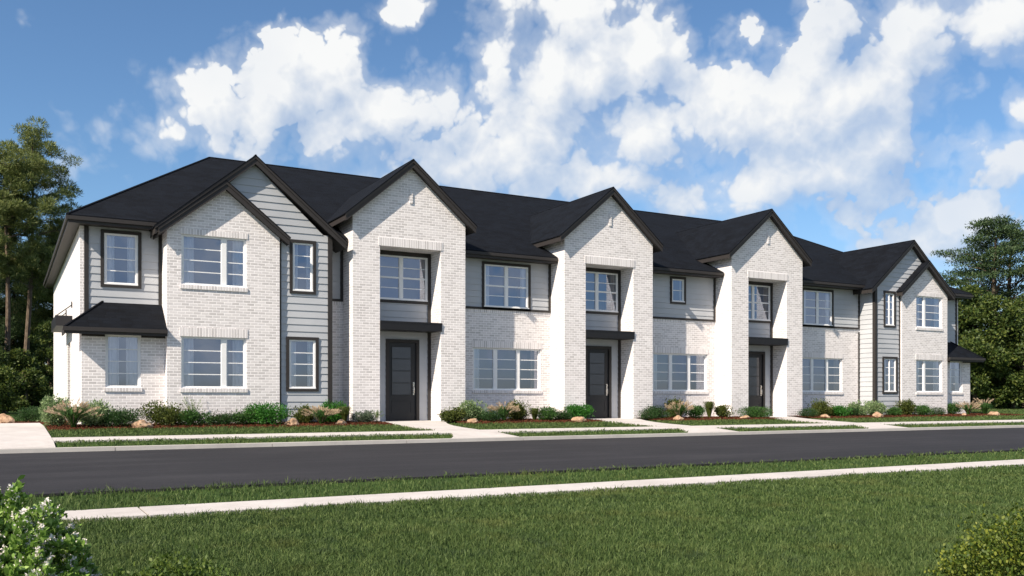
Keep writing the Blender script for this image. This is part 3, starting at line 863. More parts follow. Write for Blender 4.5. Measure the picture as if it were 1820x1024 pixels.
# --- brick towers with the entrance niches
CANOPY = []
def tower(x):
    M = FR(0); b = MB(); w = 3.66; nl, nr, nt, nd = x + .84, x + 2.82, 5.23, .78
    wall(b, M, x, x + w, -.1, 6.1, [(nl, nr, -.1, nt)], reveal=nd)
    b.face([(x, 0, 6.1), (x + w, 0, 6.1), (x + w / 2, 0, 6.1 + w / 2 * .85)])
    b.face([(x, 2.6, -.1), (x, 0, -.1), (x, 0, 6.1), (x, 2.6, 6.1)])
    b.face([(x + w, 0, -.1), (x + w, 2.6, -.1), (x + w, 2.6, 6.1), (x + w, 0, 6.1)])
    o = b.build('brick_tower', 'painted_brick', HOUSE)
    soldier(M, nl - .045, nr + .055, nt + .002, nt + .26)
    v = MB(); xc = x + 1.84
    mapbox(v, M, xc - .055, xc + .045, -.02, .03, 6.58, 7.0); v.build('gable_vent', 'painted_brick', o)
    B_ = FR(nd)
    s = MB()
    wx0, wx1, wz0, wz1 = nl + .10, nr - .10, 3.74, 5.10
    dx0, dx1, dz = x + 1.32, x + 2.43, 2.52
    laps(s, B_, nl, nr, 0, nt, [(wx0, wx1, wz0, wz1), (dx0, dx1, 0, dz)])
    s.build('siding_wall', 'grey_siding', HOUSE)
    t = MB()
    mapbox(t, B_, nr - .10, nr - .002, 0, .05, 0, nt - .002); mapbox(t, B_, nl + .002, nl + .10, 0, .05, 0, nt - .002)
    mapbox(t, B_, nl + .102, nr - .102, 0, .045, wz0 - .10, wz0 - .013); mapbox(t, B_, nl + .102, nr - .102, 0, .045, wz1, nt - .002)
    boards(t, 'corner_board', 'dark_trim')
    window(B_, wx0, wx1, wz0, wz1, set_=.012, mull=[((wx0 + wx1) / 2, .10)], rows=4, meet=True, cw=.22, curt='lr', tan='r', kind='window')
    # canopy
    c = MB(); c.box(nl + .003, nr + .03, -.035, nd - .052, 2.75, 3.0, skip='')
    c.box(nl + .003, nr + .035, -.042, -.0355, 2.955, 3.006)
    c.build('canopy', 'black_metal', HOUSE)
    # door
    D = FR(nd); fd = MB()
    a, e = dx0 + .10, dx1 - .10
    mapbox(fd, D, a, e, -.06, -.02, .03, dz - .10)
    g0, g1, gz0, gz1 = a + .12, e - .17, .80, 2.29
    for q in ((a + .10, e - .15, .24, .62),):
        u0, u1, z0_, z1_ = q
        mapbox(fd, D, u0, u1, -.02, -.010, z0_, z0_ + .022); mapbox(fd, D, u0, u1, -.02, -.010, z1_ - .022, z1_)
        mapbox(fd, D, u0, u0 + .022, -.02, -.010, z0_ + .022, z1_ - .022); mapbox(fd, D, u1 - .022, u1, -.02, -.010, z0_ + .022, z1_ - .022)
    for k in range(0, 5):
        z = gz0 + (gz1 - gz0) * k / 4; mapbox(fd, D, g0, g1, -.02, -.006, z - .011, z + .011)
    for u in (g0 - .02, g1): mapbox(fd, D, u, u + .02, -.02, -.007, gz0 - .011, gz1 + .011)
    door = fd.build('front_door', 'door_paint', HOUSE)
    fr = MB(); mapbox(fr, D, dx0, a - .003, -.08, .035, 0, dz); mapbox(fr, D, e + .003, dx1, -.08, .035, 0, dz); mapbox(fr, D, a - .003, e + .003, -.08, .035, dz - .097, dz)
    mapbox(fr, D, a - .003, e + .003, -.08, .03, 0, .028)
    fr.build('door_frame', 'dark_trim', door)
    gg = MB()
    for k in range(4):
        za = gz0 + (gz1 - gz0) * k / 4 + .011; zb = gz0 + (gz1 - gz0) * (k + 1) / 4 - .011
        mapbox(gg, D, g0, g1, -.0195, -.014, za, zb)
    gg.build('door_glass', 'door_glass', door)
    hd = MB(); hx = e - .075; hy = nd + .02
    mapbox(hd, D, hx - .025, hx + .025, -.0199, -.008, .80, 1.20)
    hd.tube([(hx, hy - .01, .84), (hx, hy - .055, .86), (hx, hy - .062, .95), (hx, hy - .055, 1.04), (hx, hy - .01, 1.07)], [.011, .012, .012, .012, .010], 8)
    hd.tube([(hx, hy - .012, 1.15), (hx, hy - .035, 1.15)], [.024, .022], 10)
    hd.build('door_handle', 'brushed_handle', door)
for x in (0, 7.32, 14.64): tower(x)
for x in (0, 7.32, 14.64): part('porch', 'kerb_concrete', lambda m: m.box(x + .845, x + 2.815, .002, .78, -.15, .0))

# --- recessed walls between the towers
def recess(x0, x1, up, gw, mulls, big=True, end=False):
    M = FR(.9); b = MB()
    holes = [(gw[0], gw[1], .97, 2.35)] if gw else []
    wall(b, M, x0, x1, -.1, BR, holes); b.build('brick_wall', 'painted_brick', HOUSE)
    if gw:
        window(M, gw[0], gw[1], .97, 2.35, mull=mulls, rows=4, cw=.30, tan='r')
        soldier(M, gw[0] - .04, gw[1] + .04, 2.352, 2.57); soldier(M, gw[0] - .03, gw[1] + .03, .86, .956, .03, 'sill')
    soldier(M, x0 + .002, x1 - .002, BR - .105, BR - .001, .012, 'brick_course')
    s = MB(); laps(s, M, x0, x1, BR, EZ, [up] if up else []); s.build('siding_wall', 'grey_siding', HOUSE)
    t = MB()
    mapbox(t, M, x0, x1, 0, .045, BR + .002, BR + .075)
    mapbox(t, M, x1 - .085, x1 - .002, 0, .043, BR + .077, EZ); mapbox(t, M, x0 + .002, x0 + .085, 0, .043, BR + .077, EZ)
    if end: mapbox(t, M, x1 - .07, x1 - .002, 0, .04, -.1, BR - .11)
    boards(t, 'trim_board', 'dark_trim')
    if up: window(M, *up, set_=.02, mull=[((up[0] + up[1]) / 2, .10)] if big else [], rows=4 if big else 2, meet=big, trim=.085, cw=.22 if big else .1, fw=.045)
recess(-.62, 0, None, None, [])
recess(3.66, 7.32, (4.78, 6.44, 3.70, 5.08), (4.38, 6.93), [(5.225, .12), (6.085, .12)])
recess(10.98, 14.64, (12.55, 13.12, 4.27, 5.10), (11.70, 14.25), [(12.545, .12), (13.405, .12)], big=False)
recess(18.30, 22.60, (19.28, 20.93, 3.70, 5.08), (19.02, 21.57), [(19.865, .12), (20.725, .12)], end=True)

# --- end and back walls
XL, XR, YB = -7.16, 29.16, 15.9
b = MB()
wall(b, LF(XL), .9, YB, -.1, EZ, [(4.9, 6.3, -.1, 2.4)], reveal=.7)
b.face([(XL + .7, 4.9, -.1), (XL + .7, 6.3, -.1), (XL + .7, 6.3, 2.4), (XL + .7, 4.9, 2.4)])
wall(b, RF(XR), .9, YB, -.1, EZ)
wall(b, BK(YB), XL, XR, -.1, EZ)
b.build('brick_wall', 'painted_brick', HOUSE)
b = MB(); L_ = LF(XL)
mapbox(b, L_, 3.9, 6.9, .005, .42, 2.80, 3.10)
mapbox(b, L_, 3.9, 6.9, .42, .435, 2.79, 3.12)
c = b.build('canopy', 'black_metal', HOUSE, label='canopy over the side door, hung from a slanted rod')
for y in (3.98, 6.8):
    b = MB(); b.tube([(XL - .40, y, 3.11), (XL - .02, y, 3.42)], [.016, .016], 6); b.box(XL - .03, XL - .001, y - .035, y + .035, 3.34, 3.52)
    b.build('hanger_rod', 'black_metal', c)
b = MB(); mapbox(b, LF(XL + .7), 5.0, 6.2, .002, .05, 0, 2.2); sd = b.build('side_door', 'door_paint', HOUSE)

# --- main hipped roof
ex0, ex1, ey0, ey1, ez = -7.46, 29.46, .43, 16.37, 5.42
ry = 8.4; rz = 9.36; rx0, rx1 = -2.46, 24.46
r = MB()
A, B_, C_, D_ = (ex0 - .02, ey0 - .02, ez), (ex1 + .02, ey0 - .02, ez), (ex1 + .02, ey1 + .02, ez), (ex0 - .02, ey1 + .02, ez)
E_, F_ = (rx0, ry, rz), (rx1, ry, rz)
roofface(r, [A, B_, F_, E_]); roofface(r, [B_, C_, F_]); roofface(r, [C_, D_, E_, F_]); roofface(r, [D_, A, E_])
for p, q in ((A, B_), (B_, C_), (C_, D_), (D_, A)):
    r.face([(p[0], p[1], p[2] - .03), (q[0], q[1], q[2] - .03), q, p])
main_roof = r.build('main_roof', 'roof_shingle', HOUSE)
r = MB()
for p, q in ((A, E_), (B_, F_), (C_, F_), (D_, E_), (E_, F_)):
    r.tube([Vector(p) + Vector((0, 0, -.01)), Vector(q) + Vector((0, 0, -.01))], [.045, .045], 6)
r.build('ridge_cap', 'roof_shingle', main_roof)
f = MB()
segs = [(ex0, -5.13), (-.59, 0), (3.66, 7.32), (10.98, 14.64), (18.30, 22.60), (27.13, ex1)]
for a, e in segs:
    a2 = a if a == ex0 else a + .002; e2 = e if e == ex1 else e - .002
    f.box(a2, e2, ey0, ey0 + .025, EZ - .02, ez - .032)
    f.box(a2, e2, ey0 - .055, ey0 - .002, EZ + .055, ez - .034)
    f.box(a2 + (.03 if a == ex0 else 0), e2 - (.03 if e == ex1 else 0), ey0 + .027, .899, EZ + .004, EZ + .018)
for xa, xb, g0 in ((ex0, ex0 + .025, -.05), (ex1 - .025, ex1, .0)):
    f.box(xa, xb, ey0 + .027, ey1, EZ - .02, ez - .032)
f.box(ex0 - .055, ex0 - .002, ey0 - .055, ey1 + .05, EZ + .055, ez - .034)
f.box(ex1 + .002, ex1 + .055, ey0 - .055, ey1 + .05, EZ + .055, ez - .034)
f.box(ex0 + .027, XL, .9, ey1 - .03, EZ + .004, EZ + .018); f.box(XR, ex1 - .027, .9, ey1 - .03, EZ + .004, EZ + .018)
f.box(ex0 + .027, ex1 - .027, ey1 - .027, ey1, EZ - .02, ez - .032)
f.box(ex0 + .027, ex1 - .027, YB, ey1 - .03, EZ + .022, EZ + .034)
f.build('fascia', 'dark_trim', main_roof)

# --- gable roofs
def gable_roof(xc, zA, m, hl, hr, yf, yb, th=.19):
    o = MB(); up = .03; sd_ = .03
    for s, h in ((-1, hl), (1, hr)):
        h2 = h + sd_
        T0, T1 = (xc, zA), (xc + s * h2, zA - m * h2)
        p = [(xc, yf - .055, zA), (T1[0], yf - .055, T1[1]), (T1[0], yb, T1[1]), (xc, yb, zA)]
        roofface(o, p if s < 0 else list(reversed(p)))
        lo = [(a, b_, c - up) for a, b_, c in p]
        o.face([p[0], p[1], lo[1], lo[0]]); o.face([p[1], p[2], lo[2], lo[1]])
    o.tube([(xc, yf - .04, zA - .022), (xc, yb, zA - .022)], [.035, .035], 6)
    roof = o.build('gable_roof', 'roof_shingle', HOUSE)
    f = MB()
    def prism(s, h, y0, y1, t0, t1):
        a0, a1 = (xc, zA - t0), (xc + s * h, zA - m * h - t0)
        b0, b1 = (xc, zA - t1), (xc + s * h, zA - m * h - t1)
        for y in (y0, y1): f.face([(a0[0], y, a0[1]), (a1[0], y, a1[1]), (b1[0], y, b1[1]), (b0[0], y, b0[1])])
        f.face([(a1[0], y0, a1[1]), (a1[0], y1, a1[1]), (b1[0], y1, b1[1]), (b1[0], y0, b1[1])])
        f.face([(b0[0], y0, b0[1]), (b0[0], y1, b0[1]), (b1[0], y1, b1[1]), (b1[0], y0, b1[1])])
        f.face([(a0[0], y0, a0[1]), (a0[0], y1, a0[1]), (a1[0], y1, a1[1]), (a1[0], y0, a1[1])])
    for s, h in ((-1, hl), (1, hr)):
        prism(s, h, yf, yb, .032, th + .03)                  # body with soffit
        prism(s, h + .008, yf - .022, yf - .001, .031, th + .06)   # barge board
        prism(s, h + .016, yf - .045, yf - .0225, .0305, .105)     # upper moulding
    f.build('barge_board', 'dark_trim', roof)
for x in (0, 7.32, 14.64): gable_roof(x + 1.83, 7.87, .85, 2.10, 2.10, -.18, 6.2)
gable_roof(-3.635, 6.60, .80, 1.72, 1.72, -.18, 3.4)
gable_roof(-2.83, 7.42, .83, 2.60, 2.60, -.07, 5.0)
gable_roof(25.635, 6.60, .80, 1.72, 1.72, -.18, 3.4)
gable_roof(24.80, 7.42, .83, 2.60, 2.60, -.07, 5.0)

# ------------------------------------------------------------------ plants and boulders in the beds
def rnd_blobs(rs, w, h, n, base=.12, spread=.32, rr=.34, zr=None):
    out = []
    for _ in range(n):
        a = rs.uniform(0, 6.283); q = spread * w * math.sqrt(rs.random())
        zz = rs.uniform(.30, .68) * h
        out.append((q * math.cos(a), q * math.sin(a), zz, rr * w * rs.uniform(.75, 1.1), rr * w * rs.uniform(.75, 1.1), (zr or .36) * h * rs.uniform(.75, 1.1)))
    return out
def clip_low(V, nper, z=.0):
    """drop leaves that would lie below the soil"""
    Q = V.reshape(-1, nper, 3); return Q[Q[:, :, 2].min(1) > z].reshape(-1, 3)
def stems(parent, rs, w, h, n, m='bark', rad=.006, top=.75):
    mb = MB()
    for _ in range(n):
        a = rs.uniform(0, 6.283); q = w * .34 * math.sqrt(rs.random())
        mb.tube([(.03 * math.cos(a), .03 * math.sin(a), -.02), (q * .5 * math.cos(a), q * .5 * math.sin(a), h * top * .5), (q * math.cos(a), q * math.sin(a), h * top)], [rad, rad * .8, rad * .5], 4)
    return mb.build('stem', m, parent)
def blades(rs, n, w, h, wid, arch=.8, base=.04):
    a = rs.uniform(0, 6.283, n); u = np.stack([np.cos(a), np.sin(a), np.zeros(n)], 1)
    sd = np.stack([-np.sin(a), np.cos(a), np.zeros(n)], 1)
    out = (w * .5) * rs.uniform(.15, 1.0, n); hh = h * rs.uniform(.6, 1.0, n)
    b0 = u * (base * rs.random(n))[:, None] + np.array([0, 0, -.01])
    p1 = b0 + u * (out * .35)[:, None] + np.array([0, 0, 1]) * (hh * .72)[:, None]
    p2 = b0 + u * (out * .75)[:, None] + np.array([0, 0, 1]) * (hh * 1.0)[:, None]
    p3 = b0 + u * out[:, None] + np.array([0, 0, 1]) * (hh * (1 - arch * .35 * out / (w * .5)))[:, None]
    wd = sd * wid / 2
    V = np.concatenate([np.stack([b0 - wd * .6, p1 - wd, p1 + wd, b0 + wd * .6], 1), np.stack([p1 - wd, p2 - wd * .8, p2 + wd * .8, p1 + wd], 1), np.stack([p2 - wd * .8, p3 - wd * .1, p3 + wd * .1, p2 + wd * .8], 1)], 0)
    return V.reshape(-1, 3), p2, p3, u
def plant(kind, x, y, w, h, label, seed, cat=None):
    if kind != 'rock': w, h = w * 1.26, h * 1.14
    rs = np.random.RandomState(seed)
    z0 = gz(y) - (.005 if y > -1.42 else .03)
    names = dict(rock=('boulder', 'boulder', 'boulders along the planting bed'), plume=('fountain_grass', 'ornamental grass', 'ornamental grasses in the bed'), plumes=('fountain_grass', 'ornamental grass', 'ornamental grasses in the bed'),
                 tuft=('grass_tuft', 'ornamental grass', 'ornamental grasses in the bed'), wisp=('flowering_perennial', 'plant', 'thin stemmed plants in the bed'))
    nm, ct, gp = names.get(kind, ('shrub', 'shrub', 'shrubs along the planting bed'))
    if kind == 'rock':
        import bmesh
        bm = bmesh.new(); bmesh.ops.create_icosphere(bm, subdivisions=4, radius=1)
        from mathutils import noise
        off = Vector((seed * 3.1, seed * 1.7, 0))
        for v in bm.verts:
            c = v.co.copy(); d = noise.noise(c * 1.1 + off) * .34 + noise.noise(c * 2.6 + off) * .14 + noise.noise(c * 7 + off) * .04
            c *= 1 + d
            c.z = math.copysign(abs(c.z) ** 1.25, c.z)
            v.co = Vector((c.x * w * .5, c.y * w * .36, c.z * h * .95))
        for f in bm.faces: f.smooth = True
        me = bpy.data.meshes.new(nm); bm.to_mesh(me); bm.free()
        me.materials.append(MATS['sandstone'])
        o = bpy.data.objects.new(nm, me); COL.objects.link(o); o.location = (x, y, z0 + .02); o.rotation_euler.z = rs.uniform(-.5, .5)
        return tagt(o, label, ct, gp)
    o = empty(nm, (x, y, z0)); tagt(o, label, ct, gp)
    if kind in ('box', 'low', 'hedge', 'jun', 'green', 'bright', 'olive', 'pale', 'grey'):
        P = dict(box=('leaf_dark', 1, .40, .034, .018), low=('leaf_dark', 5, .30, .045, .018), hedge=('leaf_mid', 8, .26, .040, .020), jun=('leaf_dark', 8, .27, .060, .016),
                 green=('leaf_mid', 5, .30, .055, .022), bright=('leaf_bright', 6, .28, .060, .026), olive=('leaf_olive', 6, .26, .055, .030), pale=('leaf_pale', 6, .27, .065, .030), grey=('leaf_grey', 5, .30, .05, .02))[kind]
        m, nb, rr, L, Wd = P
        if kind == 'box': bl = [(0, 0, h * .48, w * .47, w * .47, h * .52)]
        elif kind == 'hedge': bl = [((i / 7 - .5) * w * .72, rs.uniform(-.04, .04), h * .5, w * .17, w * .17, h * .5) for i in range(8)]
        else: bl = rnd_blobs(rs, w, h, nb, rr=rr)
        bl.append((0, 0, h * .3, w * .34, w * .34, h * .3))
        n = int(2300 * (w * h / .25) ** .7); n = max(1400, min(n, 4200))
        V = leafcloud(rs, bl, n, L, Wd, up=.5 if kind != 'box' else .2, shell=.45)
        V = np.concatenate([V, clip_low(leafcloud(rs, [(0, 0, h * .45, w * .5, w * .5, h * .58)], n // 9, L, Wd, up=.9, shell=.75), 4)])
        fast('foliage', clip_low(V, 4), 4, m, o)
        stems(o, rs, w, h, 9)
    elif kind in ('plume', 'plumes'):
        V, _, _, _ = blades(rs, 700, w * .74, h * .86, .011)
        fast('foliage', V, 4, 'leaf_mid', o)
        npl = 60 if kind == 'plume' else 22
        st = MB(); K = []
        for i in range(npl):
            a = rs.uniform(0, 6.283); q = w * (.5 if kind == 'plume' else .38) * rs.uniform(.35, 1.0); hh = h * rs.uniform(.72, 1.05) * (1 if kind == 'plumes' else 1 - .35 * (q / (w * .5)) ** 2)
            u = Vector((math.cos(a), math.sin(a), 0))
            p0 = Vector((0, 0, 0)); p1 = u * q * .45 + Vector((0, 0, hh * .75)); p2 = u * q + Vector((0, 0, hh))
            st.tube([p0, p1, p2], [.003, .003, .002], 3, cap=False)
            d = (p2 - p1).normalized(); L = .16
            for k in range(60):
                t = rs.random() * L; c = p2 + d * (t - L * .35)
                r_ = .016 * math.sin(min(1, t / L + .12) * 3.0) + .004
                dv = Vector(rs.normal(size=3)); K.append((c + dv.normalized() * r_ * .5, (d + dv.normalized() * .8).normalized()))
        C = np.array([list(k[0]) for k in K]); Dd = np.array([list(k[1]) for k in K])
        V = kites(C, Dd, norm(rs.normal(size=C.shape)), rs.uniform(.024, .045, len(C)), rs.uniform(.009, .015, len(C)))
        fast('plume', V, 4, 'plume_pink', o)
        st.build('stem', 'plume_pink', o)
    elif kind == 'tuft':
        V, _, _, _ = blades(rs, 520, w * .85, h, .013, .5)
        fast('foliage', V, 4, 'leaf_olive', o)
    elif kind == 'wisp':
        mb = MB(); K = []
        for i in range(20):
            a = rs.uniform(0, 6.283); q = w * .45 * rs.random(); hh = h * rs.uniform(.6, 1.0); u = Vector((math.cos(a), math.sin(a), 0))
            pts = [Vector((0, 0, 0)), u * q * .4 + Vector((0, 0, hh * .6)), u * q + Vector((0, 0, hh))]
            mb.tube(pts, [.004, .003, .002], 3, cap=False)
            for k in range(16):
                t = rs.uniform(.3, 1.0); c = pts[1].lerp(pts[2], (t - .3) / .7)
                K.append((list(c), list(Vector(rs.normal(size=3)).normalized())))
        C = np.array([k[0] for k in K]); Dd = norm(np.array([k[1] for k in K]) + np.array([0, 0, .4]))
        fast('foliage', kites(C, Dd, norm(rs.normal(size=C.shape)), rs.uniform(.03, .055, len(C)), rs.uniform(.012, .02, len(C))), 4, 'leaf_pale', o)
        mb.build('stem', 'leaf_olive', o)
    return o

BED = [
('rock',-8.90,3.70,0.52,0.25,'large tan boulder behind the driveway at the left edge'),
('low',-8.25,4.10,0.70,0.40,'low dark shrub just right of the boulder behind the driveway'),
('pale',-7.72,-0.10,0.62,0.66,'pale green shrub at the left front corner of the row, beside the driveway'),
('plume',-7.42,-0.90,0.90,0.55,'wide pink plumed fountain grass beside the driveway corner'),
('pale',-6.90,-0.40,0.76,0.56,'light mottled shrub between the pink fountain grass and a low spreading juniper'),
('jun',-6.30,-0.70,1.02,0.42,'low spreading dark juniper under the leftmost ground floor window'),
('rock',-5.88,-1.10,0.50,0.17,'tan boulder between the spreading juniper and an olive shrub'),
('olive',-5.22,-0.60,0.92,0.53,'yellowish olive shrub at the left corner of the left brick bay'),
('wisp',-4.51,-0.25,0.62,0.68,'wispy thin stemmed plant against the left brick bay'),
('green',-4.57,-0.75,0.66,0.36,'mid green shrub under the big window of the left brick bay'),
('low',-3.95,-0.70,0.82,0.33,'low dark mounded shrub under the right side of the left bay window'),
('green',-3.26,-0.70,0.62,0.38,'feathery green shrub touching the bright green one at the left bay'),
('bright',-2.72,-0.80,1.02,0.50,'large bright green shrub where the left bay meets grey siding'),
('rock',-2.08,-1.05,0.45,0.16,'tan boulder just right of the large bright green shrub'),
('olive',-1.57,-0.30,0.60,0.45,'small olive shrub under the left narrow siding window'),
('plume',-1.22,-0.90,0.74,0.44,'pale fountain grass below the left narrow siding window'),
('bright',-0.66,-0.10,0.66,0.52,'vivid green shrub at the corner of the left grey siding gable'),
('tuft',-0.42,-0.50,0.44,0.44,'yellow green grass tuft at the foot of the left brick tower'),
('rock',-0.72,-1.12,0.34,0.13,'small tan boulder before the yellow green tuft by the left tower'),
('grey',0.18,-0.45,0.55,0.30,'small grey green shrub in front of the left brick tower'),
('wisp',0.55,-0.50,0.38,0.34,'sparse pale plant left of the left entrance'),
('olive',2.98,-0.50,0.62,0.37,'olive shrub directly right of the left entrance walk'),
('pale',3.85,-0.20,0.82,0.55,'pale leafed shrub at the right corner of the left brick tower'),
('rock',3.40,-1.05,0.38,0.12,'small tan boulder below the pale shrub right of the left entrance'),
('low',4.20,-0.70,0.72,0.32,'low dark shrub under the left end of the first recessed window'),
('plume',4.74,-0.55,0.72,0.50,'pink plumed grass under the triple window right of the left tower'),
('olive',5.52,-0.10,0.68,0.54,'tall dark olive shrub under the triple window right of the left tower'),
('tuft',5.90,-0.45,0.45,0.37,'yellow green tuft below the right end of the first triple window'),
('green',6.28,-0.50,0.66,0.37,'green shrub between the yellow tuft and the middle brick tower'),
('low',6.96,-0.45,0.64,0.31,'small dark shrub at the left corner of the middle brick tower'),
('bright',7.50,-0.50,0.80,0.44,'bright green shrub before the left pier of the middle tower'),
('rock',7.16,-1.12,0.54,0.15,'wide flat tan boulder before the middle brick tower'),
('box',10.33,-0.60,0.58,0.31,'round clipped boxwood before the right pier of the middle tower'),
('low',11.04,-0.35,0.78,0.40,'dark mounded shrub right of the middle brick tower'),
('olive',12.10,0.25,0.62,0.62,'tall olive shrub behind the cream plumed grass at the second triple window'),
('plume',11.72,-0.55,0.72,0.54,'cream plumed grass under the triple window right of the middle tower'),
('rock',11.20,-1.12,0.36,0.12,'small tan boulder before the cream plumed grass'),
('green',12.52,-0.45,0.60,0.40,'rounded green shrub right of the cream plumed grass'),
('tuft',13.43,-0.15,0.54,0.54,'tall yellow green grass tuft under the right end of the second triple window'),
('olive',14.10,-0.20,0.56,0.40,'olive shrub left of the right brick tower'),
('rock',14.35,-1.00,0.42,0.10,'flat tan boulder before the left corner of the right brick tower'),
('hedge',15.25,-0.62,1.16,0.36,'wide clipped green hedge partly before the rightmost entrance'),
('box',17.95,-0.60,0.64,0.30,'round clipped boxwood before the right pier of the right tower'),
('olive',19.06,-0.20,0.80,0.59,'large olive shrub under the third triple window'),
('rock',18.30,-1.12,0.40,0.12,'flat tan boulder right of the boxwood at the right tower'),
('bright',19.80,-0.45,0.86,0.38,'bright green shrub under the right half of the third triple window'),
('low',20.55,-0.45,0.60,0.30,'small dark shrub between a bright green and a pale shrub'),
('pale',21.25,-0.20,0.75,0.50,'pale shrub before the brick end just left of the right siding gable'),
('pale',22.13,-0.30,0.70,0.52,'pale shrub at the left corner of the right siding gable'),
('rock',21.25,-1.12,0.55,0.16,'larger tan boulder below the two pale shrubs at the right'),
('green',22.85,-0.50,0.62,0.32,'green shrub under the right narrow siding window'),
('olive',24.02,-0.20,0.68,0.56,'reddish olive shrub at the left corner of the right brick bay'),
('green',24.65,-0.55,0.78,0.41,'rounded green shrub under the left part of the right bay window'),
('box',25.65,-0.60,0.58,0.30,'round boxwood under the right bay window'),
('green',27.52,0.00,0.60,0.45,'green shrub in the corner right of the right brick bay'),
('plume',27.62,-0.65,0.74,0.48,'cream plumed grass before the right end wing'),
('rock',26.76,-1.05,0.24,0.09,'tiny tan boulder left of the cream grass at the right end'),
('plumes',29.30,-0.30,0.92,0.55,'tall thin plumed grass at the far right corner of the row'),
('rock',28.82,-1.05,0.50,0.14,'rightmost tan boulder at the end of the bed'),
]
for i, (k, x, y, w, h, lab) in enumerate(BED): plant(k, x, y, w, h, lab, 100 + i)

# ------------------------------------------------------------------ trees
def limb(mb, p0, p1, r0, r1, rs, sag=.1, n=4, sides=6):
    p0, p1 = Vector(p0), Vector(p1); L = (p1 - p0).length
    pts = []; rad = []
    for i in range(n + 1):
        t = i / n; p = p0.lerp(p1, t) + Vector((0, 0, sag * L * math.sin(t * math.pi)))
        if 0 < i < n: p += Vector(rs.normal(size=3)) * L * .035
        pts.append(p); rad.append(r0 + (r1 - r0) * t)
    mb.tube(pts, rad, sides); return pts
def needles(rs, tufts, per, L, Wd, flat=.55):
    T = np.repeat(np.array(tufts, float), per, axis=0); n = len(T)
    u = norm(rs.normal(size=(n, 3)))
    off = u * T[:, 3:4] * rs.uniform(.25, 1.0, (n, 1)) ** .6 * np.array([1, 1, flat])
    C = T[:, :3] + off
    d = norm(u * .9 + rs.normal(size=(n, 3)) * .55 + np.array([0, 0, .45]))
    s = rs.uniform(.6, 1.3, n)
    return kites(C, d, norm(rs.normal(size=(n, 3)) + np.array([0, 0, .6])), L * s, Wd * s)
def pine(x, y, H, bare, crown, seed, label, lean=(0, 0), tr=.17, per=330, dens=1.0, mat_='pine_needle', top=1.0):
    rs = np.random.RandomState(seed)
    o = empty('pine_tree', (x, y, gz(y))); tagt(o, label, 'tree', 'tall pines left of the row')
    tk = MB(); pts = []; rad = []
    for i in range(11):
        t = i / 10; pts.append((lean[0] * t + .10 * math.sin(t * 5 + seed), lean[1] * t + .08 * math.sin(t * 4 + seed * 2), t * H * .97 - .3)); rad.append(tr * (1 - .82 * t))
    tk.tube(pts, rad, 8)
    def at(z):
        t = min(max(z / (H * .97), 0), 1) * 10; i = min(int(t), 9); return Vector(pts[i]).lerp(Vector(pts[i + 1]), t - i)
    tufts = []; z = bare
    while z < H * .96:
        t = (z - bare) / (H - bare)
        R_ = crown * (1.0 - .62 * t ** 1.6) * rs.uniform(.55, 1.08) * (.55 + .45 * min(t / .18, 1))
        k = rs.randint(2, 5)
        a0 = rs.uniform(0, 6.28)
        for j in range(k):
            a = a0 + j * 6.283 / k + rs.normal() * .4; p0 = at(z); Rj = R_ * rs.uniform(.55, 1.1)
            tip = p0 + Vector((math.cos(a) * Rj, math.sin(a) * Rj, Rj * rs.uniform(.10, .45)))
            pp = limb(tk, p0, tip, .05 * (1.2 - t), .012, rs, rs.uniform(-.08, .1), 4, 4)
            for q, f in ((pp[4], 1), (pp[3], .85)):
                for _ in range(2 if q is pp[4] else 2):
                    c = q + Vector(rs.normal(size=3)) * .30 * crown / 2.4
                    tufts.append((c.x, c.y, c.z + .1, rs.uniform(.30, .52) * f * crown / 2.4))
            if rs.random() < .45:
                c = pp[2] + Vector(rs.normal(size=3)) * .3; tufts.append((c.x, c.y, c.z + .1, rs.uniform(.3, .5) * crown / 2.4))
        z += rs.uniform(.32, .62) * (H - bare) / 8.5 / dens
    for _ in range(4):
        c = at(H) + Vector(rs.normal(size=3) * np.array([.35, .35, .25]) * top); tufts.append((c[0], c[1], c[2] + .1, .4))
    tk.build('trunk', 'bark', o)
    fast('crown', needles(rs, tufts, per, .21, .028), 4, mat_, o)
    return o
def broadleaf(x, y, H, cw, seed, label, group, m='tree_leaf', n=26000, low=.12, leaf=.20, name='broadleaf_tree', flat=0.0, nb=26, zsq=.13):
    rs = np.random.RandomState(seed)
    o = empty(name, (x, y, gz(y))); tagt(o, label, 'tree', group)
    tk = MB(); blobs = []
    tk.tube([(0, 0, -.3), (.1, .05, H * .25), (-.05, .1, H * .55), (.05, 0, H * .86)], [.024 * H, .019 * H, .012 * H, .004 * H], 8)
    for i in range(nb):
        t = low + (1 - low) * (i + rs.random()) / nb
        prof = math.sin(min(1, (t - low + .10) / .42) * 1.57) * (1 - .75 * max(0, (t - .45) / .55) ** 1.5)
        q = cw * .5 * prof * rs.uniform(.35, .95); a = i * 2.4 + rs.normal() * .4
        c = Vector((q * math.cos(a), q * math.sin(a), t * H * .95))
        limb(tk, (0, 0, max(c.z - q * .6, H * .12)), c, .010 * H * (1.1 - t), .015, rs, .02, 4, 5)
        rr = cw * rs.uniform(.13, .22) * (.6 + .5 * prof) * (1 - .35 * flat)
        blobs.append((c.x, c.y, c.z, rr, rr, max(rr * (.62 - flat * .62), H * .015)))
        for _ in range(2):
            e = Vector(rs.normal(size=3)) * rr * .7; blobs.append((c.x + e.x, c.y + e.y, c.z + e.z * (.6 - .5 * flat), rr * .5, rr * .5, rr * (.35 - .3 * flat)))
    tk.build('trunk', 'bark', o)
    fast('crown', leafcloud(rs, blobs, n, leaf, leaf * (.55 - .2 * flat), up=.1, shell=.35 - .2 * flat, flat=flat * .4), 4, m, o)
    return o
GL = 'tall pines left of the row'
